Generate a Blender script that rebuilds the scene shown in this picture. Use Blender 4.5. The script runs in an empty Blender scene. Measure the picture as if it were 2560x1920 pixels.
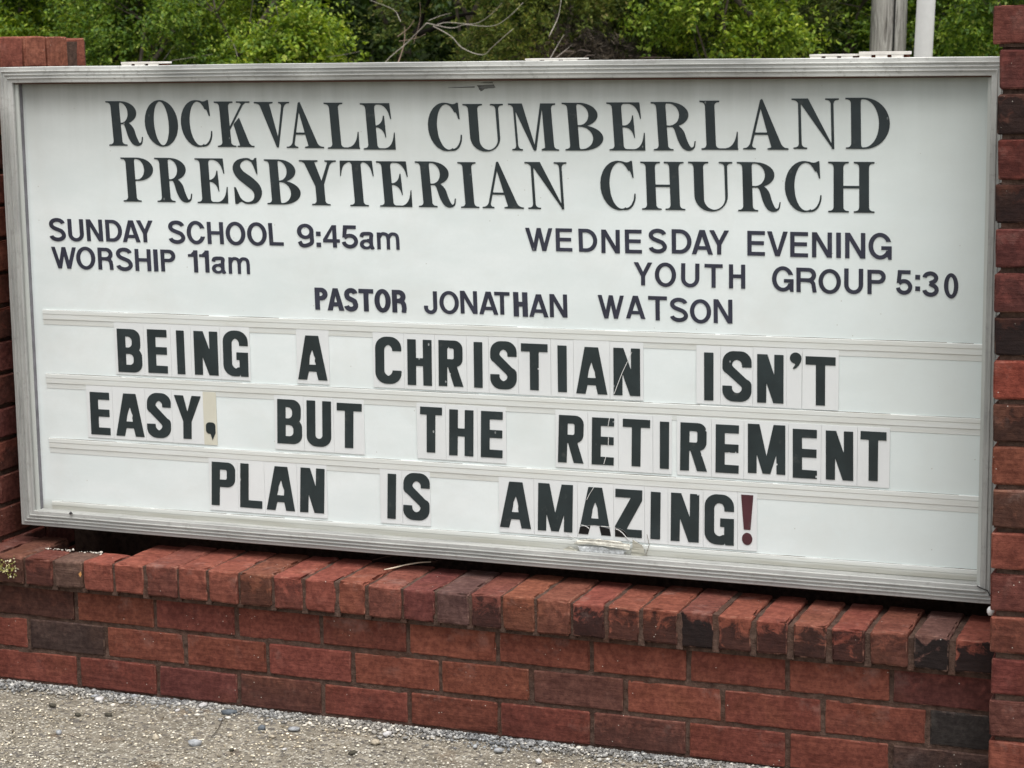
import bpy, math, random
import numpy as np
from mathutils import Vector, Matrix, noise
from mathutils.geometry import tessellate_polygon
random.seed(7); RNG = np.random.default_rng(11)
SC = bpy.context.scene
COL = SC.collection

# ---------------- camera, sky, sun, exposure ----------------
cam_d = bpy.data.cameras.new('camera'); cam = bpy.data.objects.new('camera', cam_d); COL.objects.link(cam)
cam_d.sensor_width = 36.0; cam_d.lens = 73.14; cam_d.clip_start = .05; cam_d.clip_end = 500
YAW, PITCH, ROLL = .3728, .1615, -.0139
CAM = Vector((2.6043, -3.9228, 1.4458))
fw = Vector((-math.sin(YAW)*math.cos(PITCH), math.cos(YAW)*math.cos(PITCH), -math.sin(PITCH)))
rt = Vector((math.cos(YAW), math.sin(YAW), 0)); up = rt.cross(fw)
R_ = rt*math.cos(ROLL)+up*math.sin(ROLL); U_ = up*math.cos(ROLL)-rt*math.sin(ROLL)
cam.matrix_world = Matrix(((R_.x, U_.x, -fw.x, CAM.x), (R_.y, U_.y, -fw.y, CAM.y), (R_.z, U_.z, -fw.z, CAM.z), (0, 0, 0, 1)))
cam_d.dof.use_dof = True; cam_d.dof.focus_distance = 4.4; cam_d.dof.aperture_fstop = 15
SC.camera = cam

SUN_ELEV, SUN_AZ = math.radians(70), math.radians(142)     # azimuth clockwise from +y
W = bpy.data.worlds.new('World'); SC.world = W; W.use_nodes = True
nt = W.node_tree; nt.nodes.clear()
sky = nt.nodes.new('ShaderNodeTexSky'); sky.sky_type = 'NISHITA'; sky.sun_disc = False
sky.sun_elevation = SUN_ELEV; sky.sun_rotation = SUN_AZ; sky.air_density = 1.0; sky.dust_density = 4.0; sky.ozone_density = 1.0
hs = nt.nodes.new('ShaderNodeHueSaturation'); hs.inputs['Saturation'].default_value = .20
bg = nt.nodes.new('ShaderNodeBackground'); bg.inputs['Strength'].default_value = .15
wo = nt.nodes.new('ShaderNodeOutputWorld')
nt.links.new(sky.outputs[0], hs.inputs['Color']); nt.links.new(hs.outputs[0], bg.inputs['Color']); nt.links.new(bg.outputs[0], wo.inputs['Surface'])
sl = bpy.data.lights.new('sun', 'SUN'); so = bpy.data.objects.new('sun', sl); COL.objects.link(so)
sl.energy = 2.1; sl.angle = math.radians(50); sl.color = (1.0, .965, .92)
sd = Vector((math.sin(SUN_AZ)*math.cos(SUN_ELEV), math.cos(SUN_AZ)*math.cos(SUN_ELEV), math.sin(SUN_ELEV)))
so.rotation_euler = sd.to_track_quat('Z', 'Y').to_euler(); so.location = (0, -3, 6)
SC.view_settings.view_transform = 'Standard'; SC.view_settings.look = 'None'
SC.view_settings.exposure = 0.50; SC.view_settings.gamma = 1.0
SC.view_settings.use_curve_mapping = False
SC.render.engine = 'CYCLES'
SC.cycles.max_bounces = 6; SC.cycles.diffuse_bounces = 3; SC.cycles.glossy_bounces = 2; SC.cycles.transmission_bounces = 3; SC.cycles.transparent_max_bounces = 6
SC.cycles.use_denoising = True; SC.cycles.sample_clamp_indirect = 4

# ---------------- material helper ----------------
class NT:
    def __init__(s, name):
        s.m = bpy.data.materials.new(name); s.m.use_nodes = True; s.t = s.m.node_tree; s.n = s.t.nodes; s.n.clear()
        s.out = s.n.new('ShaderNodeOutputMaterial'); s.b = s.n.new('ShaderNodeBsdfPrincipled'); s.t.links.new(s.b.outputs[0], s.out.inputs[0])
    def k(s, typ, **kw):
        x = s.n.new(typ)
        for a, v in kw.items(): setattr(x, a, v)
        return x
    def l(s, a, b): s.t.links.new(a, b)
    def put(s, sock, v):
        if isinstance(v, bpy.types.NodeSocket): s.l(v, sock)
        else:
            if isinstance(v, tuple) and len(v) == 3 and sock.type == 'RGBA': v = v+(1,)
            sock.default_value = v
    def math(s, op, a, b=0.0, clamp=False):
        x = s.k('ShaderNodeMath', operation=op, use_clamp=clamp); s.put(x.inputs[0], a); s.put(x.inputs[1], b); return x.outputs[0]
    def vmath(s, op, a, b):
        x = s.k('ShaderNodeVectorMath', operation=op); s.put(x.inputs[0], a); s.put(x.inputs[1], b); return x.outputs[0]
    def mix(s, f, a, b, mode='MIX'):
        x = s.k('ShaderNodeMix', data_type='RGBA', blend_type=mode); s.put(x.inputs[0], f); s.put(x.inputs[6], a); s.put(x.inputs[7], b); return x.outputs[2]
    def ramp(s, v, lo, hi, a=0.0, b=1.0):
        x = s.k('ShaderNodeMapRange', clamp=True); s.put(x.inputs[0], v); x.inputs[1].default_value = lo; x.inputs[2].default_value = hi; x.inputs[3].default_value = a; x.inputs[4].default_value = b; return x.outputs[0]
    def noise(s, vec, scale, detail=3, rough=.55, dist=0.0):
        x = s.k('ShaderNodeTexNoise'); s.put(x.inputs['Vector'], vec); x.inputs['Scale'].default_value = scale; x.inputs['Detail'].default_value = detail; x.inputs['Roughness'].default_value = rough; x.inputs['Distortion'].default_value = dist; return x.outputs[0]
    def voro(s, vec, scale, out='Distance', feature='F1'):
        x = s.k('ShaderNodeTexVoronoi', feature=feature); s.put(x.inputs['Vector'], vec); x.inputs['Scale'].default_value = scale; return x.outputs[out]
    def scale(s, vec, xyz): 
        x = s.k('ShaderNodeMapping'); s.put(x.inputs[0], vec); x.inputs[3].default_value = xyz; return x.outputs[0]
    def obj(s): return s.k('ShaderNodeTexCoord').outputs['Object']
    def pos(s): return s.k('ShaderNodeNewGeometry').outputs['Position']
    def sep(s, v): x = s.k('ShaderNodeSeparateXYZ'); s.l(v, x.inputs[0]); return x.outputs
    def bump(s, h, dist, strength=1.0, prev=None):
        x = s.k('ShaderNodeBump'); s.put(x.inputs['Height'], h); x.inputs['Distance'].default_value = dist; x.inputs['Strength'].default_value = strength
        if prev: s.l(prev, x.inputs['Normal'])
        return x.outputs[0]
    def fin(s, col=None, rough=None, nor=None, spec=None, metal=None):
        if col is not None: s.put(s.b.inputs['Base Color'], col)
        if rough is not None: s.put(s.b.inputs['Roughness'], rough)
        if nor is not None: s.l(nor, s.b.inputs['Normal'])
        if spec is not None: s.put(s.b.inputs['Specular IOR Level'], spec)
        if metal is not None: s.put(s.b.inputs['Metallic'], metal)
        return s.m

def mat_brick():
    M = NT('brick'); oi = M.k('ShaderNodeObjectInfo'); o = M.obj()
    rv = M.math('MULTIPLY', oi.outputs['Random'], 37.0); comb = M.k('ShaderNodeCombineXYZ'); M.l(rv, comb.inputs[0]); M.l(rv, comb.inputs[2])
    v = M.vmath('ADD', o, comb.outputs[0])
    n1 = M.noise(v, 22, 5, .6); n2 = M.noise(v, 90, 4, .6); n3 = M.noise(M.scale(v, (14, 60, 120)), 1.0, 5, .6); n4 = M.noise(v, 9, 3, .5)
    c = M.mix(M.ramp(n1, .3, .72), M.mix(1.0, oi.outputs['Color'], (.72, .68, .70), 'MULTIPLY'), M.mix(1.0, oi.outputs['Color'], (1.22, 1.25, 1.25), 'MULTIPLY'))
    c = M.mix(M.ramp(n4, .54, .74, 0, .18), c, (.17, .070, .030))
    c = M.mix(M.ramp(n2, .38, .62, 0, .75), c, M.mix(1.0, c, (.55, .52, .55), 'MULTIPLY'))
    c = M.mix(M.ramp(n3, .42, .70, 0, .5), c, M.mix(1.0, c, (1.45, 1.5, 1.5), 'MULTIPLY'))
    gr = M.k('ShaderNodeTexCoord').outputs['Generated']; g = M.sep(gr)
    # soot and weather stains: blotches, more of them low on the face
    sf = M.math('ADD', M.noise(v, 30, 5, .65, .6), M.math('MULTIPLY', M.math('SUBTRACT', .5, g[2]), .22))
    sf = M.math('SUBTRACT', sf, M.ramp(g[2], .88, 1.0, 0, .22))
    st = M.math('MULTIPLY', M.ramp(sf, .375, .475), M.ramp(oi.outputs['Alpha'], 0, 1, 0, .95))
    # vertical tool streaks break the stain edge
    c = M.mix(st, c, (.013, .011, .011))
    ed = M.k('ShaderNodeAttribute', attribute_name='edge').outputs['Fac']
    em = M.math('MULTIPLY', M.ramp(ed, .35, 1.0), M.ramp(M.noise(v, 55, 4, .7), .47, .66, 0, .65))
    c = M.mix(em, c, M.mix(.55, M.mix(1.0, oi.outputs['Color'], (1.9, 2.1, 2.2), 'MULTIPLY'), (.33, .20, .14)))
    c = M.mix(M.math('MULTIPLY', M.ramp(M.noise(v, 13, 5, .7), .56, .72, 0, .30), M.ramp(g[2], .2, .9)), c, (.34, .24, .21))
    sp = M.math('MULTIPLY', M.math('LESS_THAN', M.voro(v, 75), .085), M.math('GREATER_THAN', M.noise(v, 14, 2), .60))
    c = M.mix(M.math('MULTIPLY', sp, .75), c, (.55, .50, .44))
    dk = M.math('LESS_THAN', M.voro(M.vmath('ADD', v, (3.1, 1.7, .4)), 130), .12)
    c = M.mix(M.math('MULTIPLY', dk, .5), c, (.03, .015, .012))
    h = M.math('ADD', M.math('MULTIPLY', n2, .5), M.math('MULTIPLY', n3, .7))
    h = M.math('ADD', h, M.math('MULTIPLY', M.noise(v, 420, 3, .7), .35)); h = M.math('SUBTRACT', h, M.math('MULTIPLY', dk, .4))
    return M.fin(c, .88, M.bump(h, .0030, 1.0), .12)
def mat_mortar():
    M = NT('mortar'); v = M.pos()
    n = M.noise(v, 60, 6, .65); m = M.noise(v, 11, 4, .6)
    c = M.mix(M.ramp(n, .3, .7), (.046, .028, .022), (.142, .090, .070)); c = M.mix(M.ramp(m, .5, .7, 0, .6), c, (.085, .036, .024))
    c = M.mix(M.ramp(M.noise(v, 18, 3), .62, .72, 0, .15), c, (.040, .042, .020))
    return M.fin(c, .95, M.bump(M.math('ADD', n, M.noise(v, 300, 3, .7)), .004, 1.0), .1)
def mat_concrete():
    M = NT('pavement_concrete'); v = M.pos()
    a = M.noise(M.scale(v, (1.0, 2.2, 1)), 3.2, 5, .6, .8); b = M.noise(M.scale(v, (.6, 1.4, 1)), 38, 5, .7, .8); c2 = M.k('ShaderNodeTexVoronoi'); M.l(v, c2.inputs['Vector']); c2.inputs['Scale'].default_value = 130
    cell = M.sep(c2.outputs['Color'])
    c = M.mix(M.ramp(a, .35, .65), (.25, .225, .18), (.39, .355, .29))
    c = M.mix(M.ramp(b, .40, .60, 0, .9), c, (.17, .15, .115))
    c = M.mix(M.math('MULTIPLY', M.math('GREATER_THAN', cell[0], .66), M.ramp(c2.outputs['Distance'], .28, .50, .95, 0)), c, M.mix(cell[1], (.56, .53, .45), (.80, .77, .68)))
    c = M.mix(M.math('MULTIPLY', M.math('LESS_THAN', cell[0], .13), .8), c, (.095, .088, .085))
    c = M.mix(M.ramp(M.noise(v, 9, 3, .5), .60, .72, 0, .45), c, (.17, .10, .045))
    f = M.noise(v, 260, 3, .8); c = M.mix(M.ramp(f, .55, .72, 0, .7), c, (.52, .48, .40)); c = M.mix(M.ramp(f, .28, .44, .75, 0), c, (.06, .05, .038))
    h = M.math('ADD', M.math('MULTIPLY', M.ramp(c2.outputs['Distance'], 0, .6, 1, 0), M.math('GREATER_THAN', cell[0], .4)), M.math('MULTIPLY', b, 1.5))
    return M.fin(c, .9, M.bump(M.math('ADD', h, f), .005, 1.0), .2)
def mat_island(name, ramp, rough=.8, transl=0.0, spec=.3):
    M = NT(name); g = M.k('ShaderNodeNewGeometry'); cr = M.k('ShaderNodeValToRGB'); M.l(g.outputs['Random Per Island'], cr.inputs[0])
    e = cr.color_ramp.elements
    e[0].position = ramp[0][0]; e[0].color = ramp[0][1]+(1,); e[1].position = ramp[-1][0]; e[1].color = ramp[-1][1]+(1,)
    for p, c in ramp[1:-1]: x = e.new(p); x.color = c+(1,)
    col = cr.outputs[0]
    n = M.noise(M.pos(), 2.3, 3, .6); col = M.mix(M.ramp(n, .35, .65), M.mix(1.0, col, (.75, .80, .85), 'MULTIPLY'), M.mix(1.0, col, (1.25, 1.18, 1.05), 'MULTIPLY'))
    M.fin(col, rough, None, spec)
    if transl:
        tr = M.k('ShaderNodeBsdfTranslucent'); M.l(M.mix(1.0, col, (1.5, 1.45, .7), 'MULTIPLY'), tr.inputs[0]); mx = M.k('ShaderNodeMixShader'); mx.inputs[0].default_value = transl
        M.l(M.b.outputs[0], mx.inputs[1]); M.l(tr.outputs[0], mx.inputs[2]); M.l(mx.outputs[0], M.out.inputs[0])
    return M.m
def mat_plain(name, col, rough=.6, spec=.4, metal=0.0, ns=30, amt=.25, bump=0.0, stretch=(1, 1, 1)):
    M = NT(name); v = M.scale(M.pos(), stretch); n = M.noise(v, ns, 5, .6)
    c = M.mix(M.ramp(n, .3, .7), tuple(x*(1-amt) for x in col), tuple(min(1, x*(1+amt)) for x in col))
    return M.fin(c, rough, M.bump(n, bump, 1.0) if bump else None, spec, metal)
def mat_letter(name, col, wear=.5):
    M = NT(name); v = M.pos(); n = M.noise(v, 14, 4, .6)
    c = M.mix(M.ramp(n, .35, .65), tuple(x*.85 for x in col), tuple(x*1.2 for x in col))
    s = M.math('MULTIPLY', M.math('LESS_THAN', M.voro(M.scale(v, (1, 1, .6)), 42), .075), M.ramp(M.noise(v, 9, 2), .52, .56))
    c = M.mix(M.math('MULTIPLY', s, wear), c, (.35, .37, .37))
    c = M.mix(M.ramp(M.noise(v, 34, 4, .7), .62, .76, 0, .4), c, (.10, .105, .10))
    return M.fin(c, .42, None, .35)
def mat_face():
    M = NT('white_plastic_face'); v = M.pos(); z = M.sep(v)[2]
    n = M.noise(M.scale(v, (1.2, 1, 3.0)), 3.5, 6, .6); f = M.noise(v, 140, 2, .5); st = M.noise(M.scale(v, (9, 1, .8)), 3.0, 4, .6)
    c = M.mix(M.ramp(n, .35, .65), (.695, .755, .75), (.765, .815, .812))
    c = M.mix(M.ramp(M.noise(v, 4.2, 5, .65, .4), .46, .70, 0, .38), c, (.62, .635, .605))
    c = M.mix(M.ramp(f, .35, .65, 0, .10), c, (.66, .70, .68))
    # grime and the top rail's soft shade, both painted in under the frame head
    grime_shade = M.math('MULTIPLY', M.ramp(z, 1.378, 1.10, .85, 0), M.ramp(st, .2, .75, .75, 1))
    c = M.mix(grime_shade, c, (.40, .415, .39)); c = M.mix(M.math('MULTIPLY', M.ramp(z, 1.375, 1.300, .66, 0), M.ramp(st, .3, .7, .6, 1)), c, (.22, .225, .205))
    x_ = M.sep(v)[0]; c = M.mix(M.math('MULTIPLY', M.ramp(x_, 1.55, 2.0, 0, .5), M.ramp(n, .3, .6, .6, 1)), c, (.60, .68, .655))  # towards the right the near pillar's shade is mixed into the colour
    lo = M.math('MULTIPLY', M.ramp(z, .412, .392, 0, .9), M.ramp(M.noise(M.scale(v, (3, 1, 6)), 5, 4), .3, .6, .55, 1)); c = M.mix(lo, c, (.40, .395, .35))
    c = M.mix(M.math('MULTIPLY', M.math('LESS_THAN', M.voro(v, 26), .035), .45), c, (.30, .28, .22))
    return M.fin(c, .30, M.bump(M.noise(v, 5, 2, .5), .004, .4), .4)
def mat_frame(vert=False):
    M = NT('weathered_aluminium'); v = M.pos()
    s1 = M.noise(M.scale(v, (160, 40, 6) if vert else (6, 40, 160)), 1.0, 6, .65); s2 = M.noise(v, 4.5, 5, .65); s3 = M.noise(v, 75, 5, .7)
    c = M.mix(M.ramp(s1, .34, .66), (.28, .285, .275), (.43, .435, .415))
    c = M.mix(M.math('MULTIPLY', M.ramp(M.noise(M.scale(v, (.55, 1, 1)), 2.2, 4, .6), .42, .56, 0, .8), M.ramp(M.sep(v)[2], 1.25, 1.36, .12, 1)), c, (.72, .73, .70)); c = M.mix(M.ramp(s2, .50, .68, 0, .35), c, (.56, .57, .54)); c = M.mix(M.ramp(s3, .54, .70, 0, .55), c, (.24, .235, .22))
    return M.fin(c, .55, M.bump(s1, .0008, .5), .4, .15)
def mat_track():
    M = NT('clear_track_plastic'); v = M.pos(); n = M.noise(M.scale(v, (2.5, 1, 30)), 3.0, 5, .65)
    c = M.mix(M.ramp(n, .35, .68), (.69, .72, .70), (.635, .65, .61)); c = M.mix(M.ramp(M.noise(M.scale(v, (5, 1, 120)), 1.4, 5, .7), .62, .72, 0, .45), c, (.42, .38, .30))
    z = M.sep(v)[2]; c = M.mix(M.math('MULTIPLY', M.ramp(z, .405, .394, 0, .95), M.ramp(n, .25, .6, .65, 1)), c, (.38, .375, .325))
    return M.fin(c, .35, None, .5)

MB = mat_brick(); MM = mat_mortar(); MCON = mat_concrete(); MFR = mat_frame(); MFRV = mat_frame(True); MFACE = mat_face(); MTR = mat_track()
MHEAD = mat_letter('veiled_slate_vinyl', (.021, .029, .032), .4); MSUB = mat_letter('veiled_navy_vinyl', (.031, .033, .051), .3)  # the clear cover's grey veil is mixed into the letter colours; no pane built
MCARD = mat_letter('veiled_black_paint', (.020, .029, .031), .8); MBLK = mat_plain('bare_black_paint', (.004, .004, .005), .35); MRED = mat_letter('maroon_letter_paint', (.070, .022, .028), .4)  # card black carries the cover's veil too; bare black where the cover is broken
MBACK = mat_plain('letter_card_plastic', (.700, .722, .722), .35, .5, 0, 8, .04); MTAN = mat_plain('yellowed_card', (.60, .585, .49), .5, .3, 0, 12, .06)
MBACKE = mat_plain('card_edge', (.42, .42, .40), .5)
MGREYLINE = mat_plain('dirt_line', (.16, .13, .10), .9)
# ---------- lettering: outlines from 2D distance fields, traced to polygons ----------
def qc(p0, p1, p2, n=8):
    return [((1-t)**2*p0[0]+2*t*(1-t)*p1[0]+t*t*p2[0], (1-t)**2*p0[1]+2*t*(1-t)*p1[1]+t*t*p2[1]) for t in [i/n for i in range(n+1)]]
def arcp(cx, cy, rx, ry, a0, a1, n=20):
    return [(cx+rx*math.cos(math.radians(a0+(a1-a0)*i/n)), cy+ry*math.sin(math.radians(a0+(a1-a0)*i/n))) for i in range(n+1)]
class Field:
    def __init__(s, W, cell=0.0105, pad=0.05):
        s.W = W; s.c = cell
        s.x = np.arange(-pad, W+pad+cell, cell); s.y = np.arange(-pad, 1+pad+cell, cell)
        s.X, s.Y = np.meshgrid(s.x, s.y, indexing='ij')
        s.F = np.full(s.X.shape, 9.0)
    def add(s, d): s.F = np.minimum(s.F, d); return s
    def sub(s, d): s.F = np.maximum(s.F, -d); return s
    def poly(s, pts):
        P = np.array(pts, float); Q = np.roll(P, -1, 0)
        d2 = np.full(s.X.shape, 99.0); ins = np.zeros(s.X.shape, bool)
        for (x0, y0), (x1, y1) in zip(P, Q):
            ex, ey = x1-x0, y1-y0; L = ex*ex+ey*ey
            if L < 1e-12: continue
            t = np.clip(((s.X-x0)*ex+(s.Y-y0)*ey)/L, 0, 1)
            d2 = np.minimum(d2, (s.X-x0-t*ex)**2+(s.Y-y0-t*ey)**2)
            if y0 != y1:
                c = ((s.Y >= y0) != (s.Y >= y1)) & (s.X < x0+(s.Y-y0)*ex/ey)
                ins ^= c
        d = np.sqrt(d2); return np.where(ins, -d, d)
    def box(s, x0, y0, x1, y1): return s.poly([(x0, y0), (x1, y0), (x1, y1), (x0, y1)])
    def ell(s, cx, cy, rx, ry): return s.poly(arcp(cx, cy, rx, ry, 0, 360, 56)[:-1])
    def rr(s, x0, y0, x1, y1, r):
        r = [r]*4 if not isinstance(r, (list, tuple)) else r     # corners BR, TR, TL, BL
        p = arcp(x1-r[0], y0+r[0], r[0], r[0], -90, 0, 7)+arcp(x1-r[1], y1-r[1], r[1], r[1], 0, 90, 7)
        p += arcp(x0+r[2], y1-r[2], r[2], r[2], 90, 180, 7)+arcp(x0+r[3], y0+r[3], r[3], r[3], 180, 270, 7)
        return s.poly(p)
    def stroke(s, pts, w, butt=True):
        d2 = np.full(s.X.shape, 99.0)
        for (x0, y0), (x1, y1) in zip(pts[:-1], pts[1:]):
            ex, ey = x1-x0, y1-y0; L = ex*ex+ey*ey+1e-12
            t = np.clip(((s.X-x0)*ex+(s.Y-y0)*ey)/L, 0, 1)
            d2 = np.minimum(d2, (s.X-x0-t*ex)**2+(s.Y-y0-t*ey)**2)
        d = np.sqrt(d2)-w/2
        if butt:
            for (a, b) in ((pts[0], pts[1]), (pts[-1], pts[-2])):
                dx, dy = a[0]-b[0], a[1]-b[1]; l = math.hypot(dx, dy)
                hp = ((s.X-a[0])*dx+(s.Y-a[1])*dy)/l
                near = (s.X-a[0])**2+(s.Y-a[1])**2 < (w*.8)**2
                d = np.where(near, np.maximum(d, hp), d)
        return d
    def vstroke(s, pts, ws):          # varying width
        d = np.full(s.X.shape, 99.0)
        for i in range(len(pts)-1):
            for k in range(4):
                t = k/4; x = pts[i][0]*(1-t)+pts[i+1][0]*t; y = pts[i][1]*(1-t)+pts[i+1][1]*t
                d = np.minimum(d, np.sqrt((s.X-x)**2+(s.Y-y)**2)-(ws[i]*(1-t)+ws[i+1]*t)/2)
        return d
def crom(P, n=6):
    P = [P[0]]+list(P)+[P[-1]]; out = []
    for i in range(1, len(P)-2):
        for k in range(n):
            t = k/n
            out.append(tuple(.5*((2*P[i][j])+(-P[i-1][j]+P[i+1][j])*t+(2*P[i-1][j]-5*P[i][j]+4*P[i+1][j]-P[i+2][j])*t*t+(-P[i-1][j]+3*P[i][j]-3*P[i+1][j]+P[i+2][j])*t**3) for j in range(len(P[0]))))
    out.append(tuple(P[-2])); return out

def sans(ch, W, t=.175, block=False):
    f = Field(W); h = t*.9; B = lambda *a: f.add(f.box(*a)); m = W/2
    if ch == 'I': B(0, 0, W, 1)
    elif ch == 'H':
        B(0, 0, t, 1); B(W-t, 0, W, 1); B(0, .5-h/2+.01, W, .5+h/2+.01)
    elif ch == 'L': B(0, 0, t, 1); B(0, 0, W, h)
    elif ch == 'T': B(0, 1-h, W, 1); B(m-t/2, 0, m+t/2, 1)
    elif ch == 'E':
        B(0, 0, t, 1); B(0, 0, W, h); B(0, 1-h, W, 1); B(0, .5-h/2+.015, W*(.985 if block else .94), .5+h/2+.015)
    elif ch == 'N':
        B(0, 0, t, 1); B(W-t, 0, W, 1)
        k = t*1.12; f.add(f.poly([(0, 1), (k, 1), (W, 0), (W-k, 0)]))
    elif ch == 'M':
        B(0, 0, t*.95, 1); B(W-t*.95, 0, W, 1); k = t*1.25
        f.add(f.poly([(0, 1), (k, 1), (m+t*.42, 0), (m-t*.42, 0)])); f.add(f.poly([(W, 1), (W-k, 1), (m-t*.42, 0), (m+t*.42, 0)]))
    elif ch == 'V':
        k = t*1.08; f.add(f.poly([(0, 1), (k, 1), (m+.01, .2), (m+k/2, 0), (m-k/2, 0)])); f.add(f.poly([(W, 1), (W-k, 1), (m-.01, .2), (m-k/2, 0), (m+k/2, 0)]))
    elif ch == 'W':
        k = t*.98; q1, q2 = W*.32, W*.69
        for a, b in ((0, q1), (m, q1), (m, q2), (W, q2)):
            a0 = 0 if a == 0 else (W-k if a == W else m-k/2)
            f.add(f.poly([(a0, 1), (a0+k, 1), (b+k/2, 0), (b-k/2, 0)]))
    elif ch == 'A':
        k = t*1.1; a = (.145 if block else .11)
        f.add(f.poly([(0, 0), (k*.98, 0), (m+a*.2, 1-.28 if block else .80), (m+a, 1), (m-a, 1)]))
        f.add(f.poly([(W, 0), (W-k*.98, 0), (m-a*.2, 1-.28 if block else .80), (m-a, 1), (m+a, 1)]))
        f.add(f.poly([(W*.17, .19), (W*.83, .19), (W*.79, .19+h*.95), (W*.21, .19+h*.95)]))
        if block: f.add(f.poly([(m-.06, .66), (m+.06, .66), (m+.12, 1), (m-.12, 1)]))
    elif ch == 'Y':
        k = t*1.12; B(m-t/2, 0, m+t/2, .45)
        f.add(f.poly([(0, 1), (k, 1), (m+t*.1, .55), (m+t/2, .40), (m-t/2, .40)])); f.add(f.poly([(W, 1), (W-k, 1), (m-t*.1, .55), (m-t/2, .40), (m+t/2, .40)]))
    elif ch == 'Z':
        B(0, 1-h, W, 1); B(0, 0, W, h); f.add(f.poly([(W-t*1.25, 1-h*1.0), (W, 1-h*1.0), (W, 1-h*1.25), (t*1.25, h*.95), (0, h*.95), (0, h*1.3)]))
    elif ch == 'O' or ch == '0':
        if block: f.add(f.rr(0, 0, W, 1, .24)).sub(f.rr(t, h, W-t, 1-h, .1))
        else: f.add(f.ell(m, .5, m, .5)).sub(f.ell(m, .5, m-t, .5-h*.97))
    elif ch in 'CG':
        if block:
            f.add(f.rr(0, 0, W, 1, .24)).sub(f.rr(t, h, W-t, 1-h, .11))
            if ch == 'C': f.sub(f.box(W*.55, .29, W+.1, .70))
            else:
                f.sub(f.box(W*.55, .2, W+.1, .67)); B(W-t, 0, W, .53); B(W*.53, .36, W, .53)
                f.sub(f.poly([(W-t*1.0, -.1), (W-t*1.0, .02), (W-t*.92, .05), (W-t*.84, -.1)]))
        else:
            f.add(f.ell(m, .5, m, .5)).sub(f.ell(m, .5, m-t, .5-h*.97))
            if ch == 'C': f.sub(f.poly([(m, .5), (W*.8, .69), (W+.2, .67), (W+.2, .35), (W*.8, .33)]))
            else:
                f.sub(f.poly([(m, .5), (W*.8, .67), (W+.2, .665), (W+.2, .25), (m, .4)]))
                B(W-t*.82, 0, W-.005, .5); B(W*.55, .5-h*.9, W-.005, .5); f.add(f.poly([(W-t*.8, .38), (W*.78, .12), (W-t*.8, .05), (W-t*.4, .3)]))
    elif ch == 'U':
        r = m-.001 if not block else .22
        ri = min(m-t-.001, r-t*.6) if not block else .08
        f.add(f.rr(0, 0, W, 1, [r, 0, 0, r])).sub(f.rr(t, h, W-t, 1.2, [max(ri, .03), 0, 0, max(ri, .03)]))
    elif ch == 'J':
        r = m-.001; f.add(f.rr(0, 0, W, 1, [r, 0, 0, r])).sub(f.rr(t, h, W-t, 1.2, [max(m-t-.002, .03), 0, 0, max(m-t-.002, .03)])); f.sub(f.box(-.1, .36, W-t, 1.1))
    elif ch == 'D':
        cx = W*.42; f.add(f.poly([(0, 0)]+arcp(cx, .5, W-cx, .5, -90, 90, 28)+[(0, 1)])).sub(f.poly([(t, h), (cx-.02, h)]+arcp(cx-.02, .5, W-cx-t+.02, .5-h, -90, 90, 28)+[(t, 1-h)]))
    elif ch in 'PR':
        b = .43 if ch == 'P' else .42; r = (1-b)/2 if not block else .18
        f.add(f.rr(0, b, W if ch == 'P' else W*.97, 1, [r, r, 0, 0])); ri = max(r-t*.8, .035)
        f.sub(f.rr(t, b+h, (W if ch == 'P' else W*.97)-t, 1-h, [ri, ri, 0, 0])); B(0, 0, t, 1)
        if ch == 'R':
            if block: f.add(f.poly([(W*.36, .46), (W*.72, .46), (W, 0), (W-t*1.08, 0)]))
            else: f.add(f.stroke([(W*.5, b+h*.5), (W*.72, b+h*.35), (W*.83, b-.06), (W*.86, .2), (W-t*.52, -.0)], t*.95))
            f.sub(f.box(-.1, -.2, W+.1, 0))
    elif ch == 'B':
        r1, r2 = (.2, .2) if block else (.235, .255)
        f.add(f.rr(0, .5-h*.42, W*.95, 1, [r1, r1, 0, 0])); f.add(f.rr(0, 0, W, .5+h*.42, [r2, r2, 0, 0]))
        f.sub(f.rr(t, .5+h*.42, W*.95-t*1.02, 1-h, [.1, .1, 0, 0])); f.sub(f.rr(t, h, W-t*1.02, .5-h*.42, [.1, .1, 0, 0]))
    elif ch == 'S':
        if block:
            a, b = t/2, W-t/2; q = h/2
            up = [(b, .68), (b, .80)]+arcp(m, .80, m-a, .2-q, 0, 180, 14)+[(a, .72)]
            dn = [(b, .28)]+arcp(m, .2, m-a, .2-q, 0, -180, 14)+[(a, .30)]
            f.add(f.rr(0, .55, W, 1, [0, .22, .22, .12])); f.sub(f.rr(t, .60, W-t, 1-h, [0, .1, .1, .02])); f.sub(f.box(W*.5, .2, W+.1, .685)); f.sub(f.box(t, .3, W+.1, .685))
            g = f.F.copy(); f.F = np.full(f.X.shape, 9.0)
            f.add(f.rr(0, 0, W, .45, [.22, .12, 0, .22])); f.sub(f.rr(t, h, W-t, .40, [.1, .02, 0, .1])); f.sub(f.box(-.1, .31, W*.5, .8)); f.sub(f.box(-.1, .31, W-t, .8))
            f.F = np.minimum(f.F, g)
            f.add(f.poly([(0, .70), (t, .72), (t+.02, .69), (W-.02, .38), (W, .33), (W, .28), (W-t, .28), (W-t-.02, .31), (.03, .60), (0, .65)]))
        else:
            w = t*.95; a = w/2
            c = arcp(m, .735, m-a*1.15, .265-a, 12, 205, 22)+[(W*.27, .585), (m, .515), (W*.74, .445)]+arcp(m, .27, m-a, .27-a, 28, -170, 24)
            f.add(f.stroke(crom(c, 2), w))
    elif ch == '1':
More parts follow.
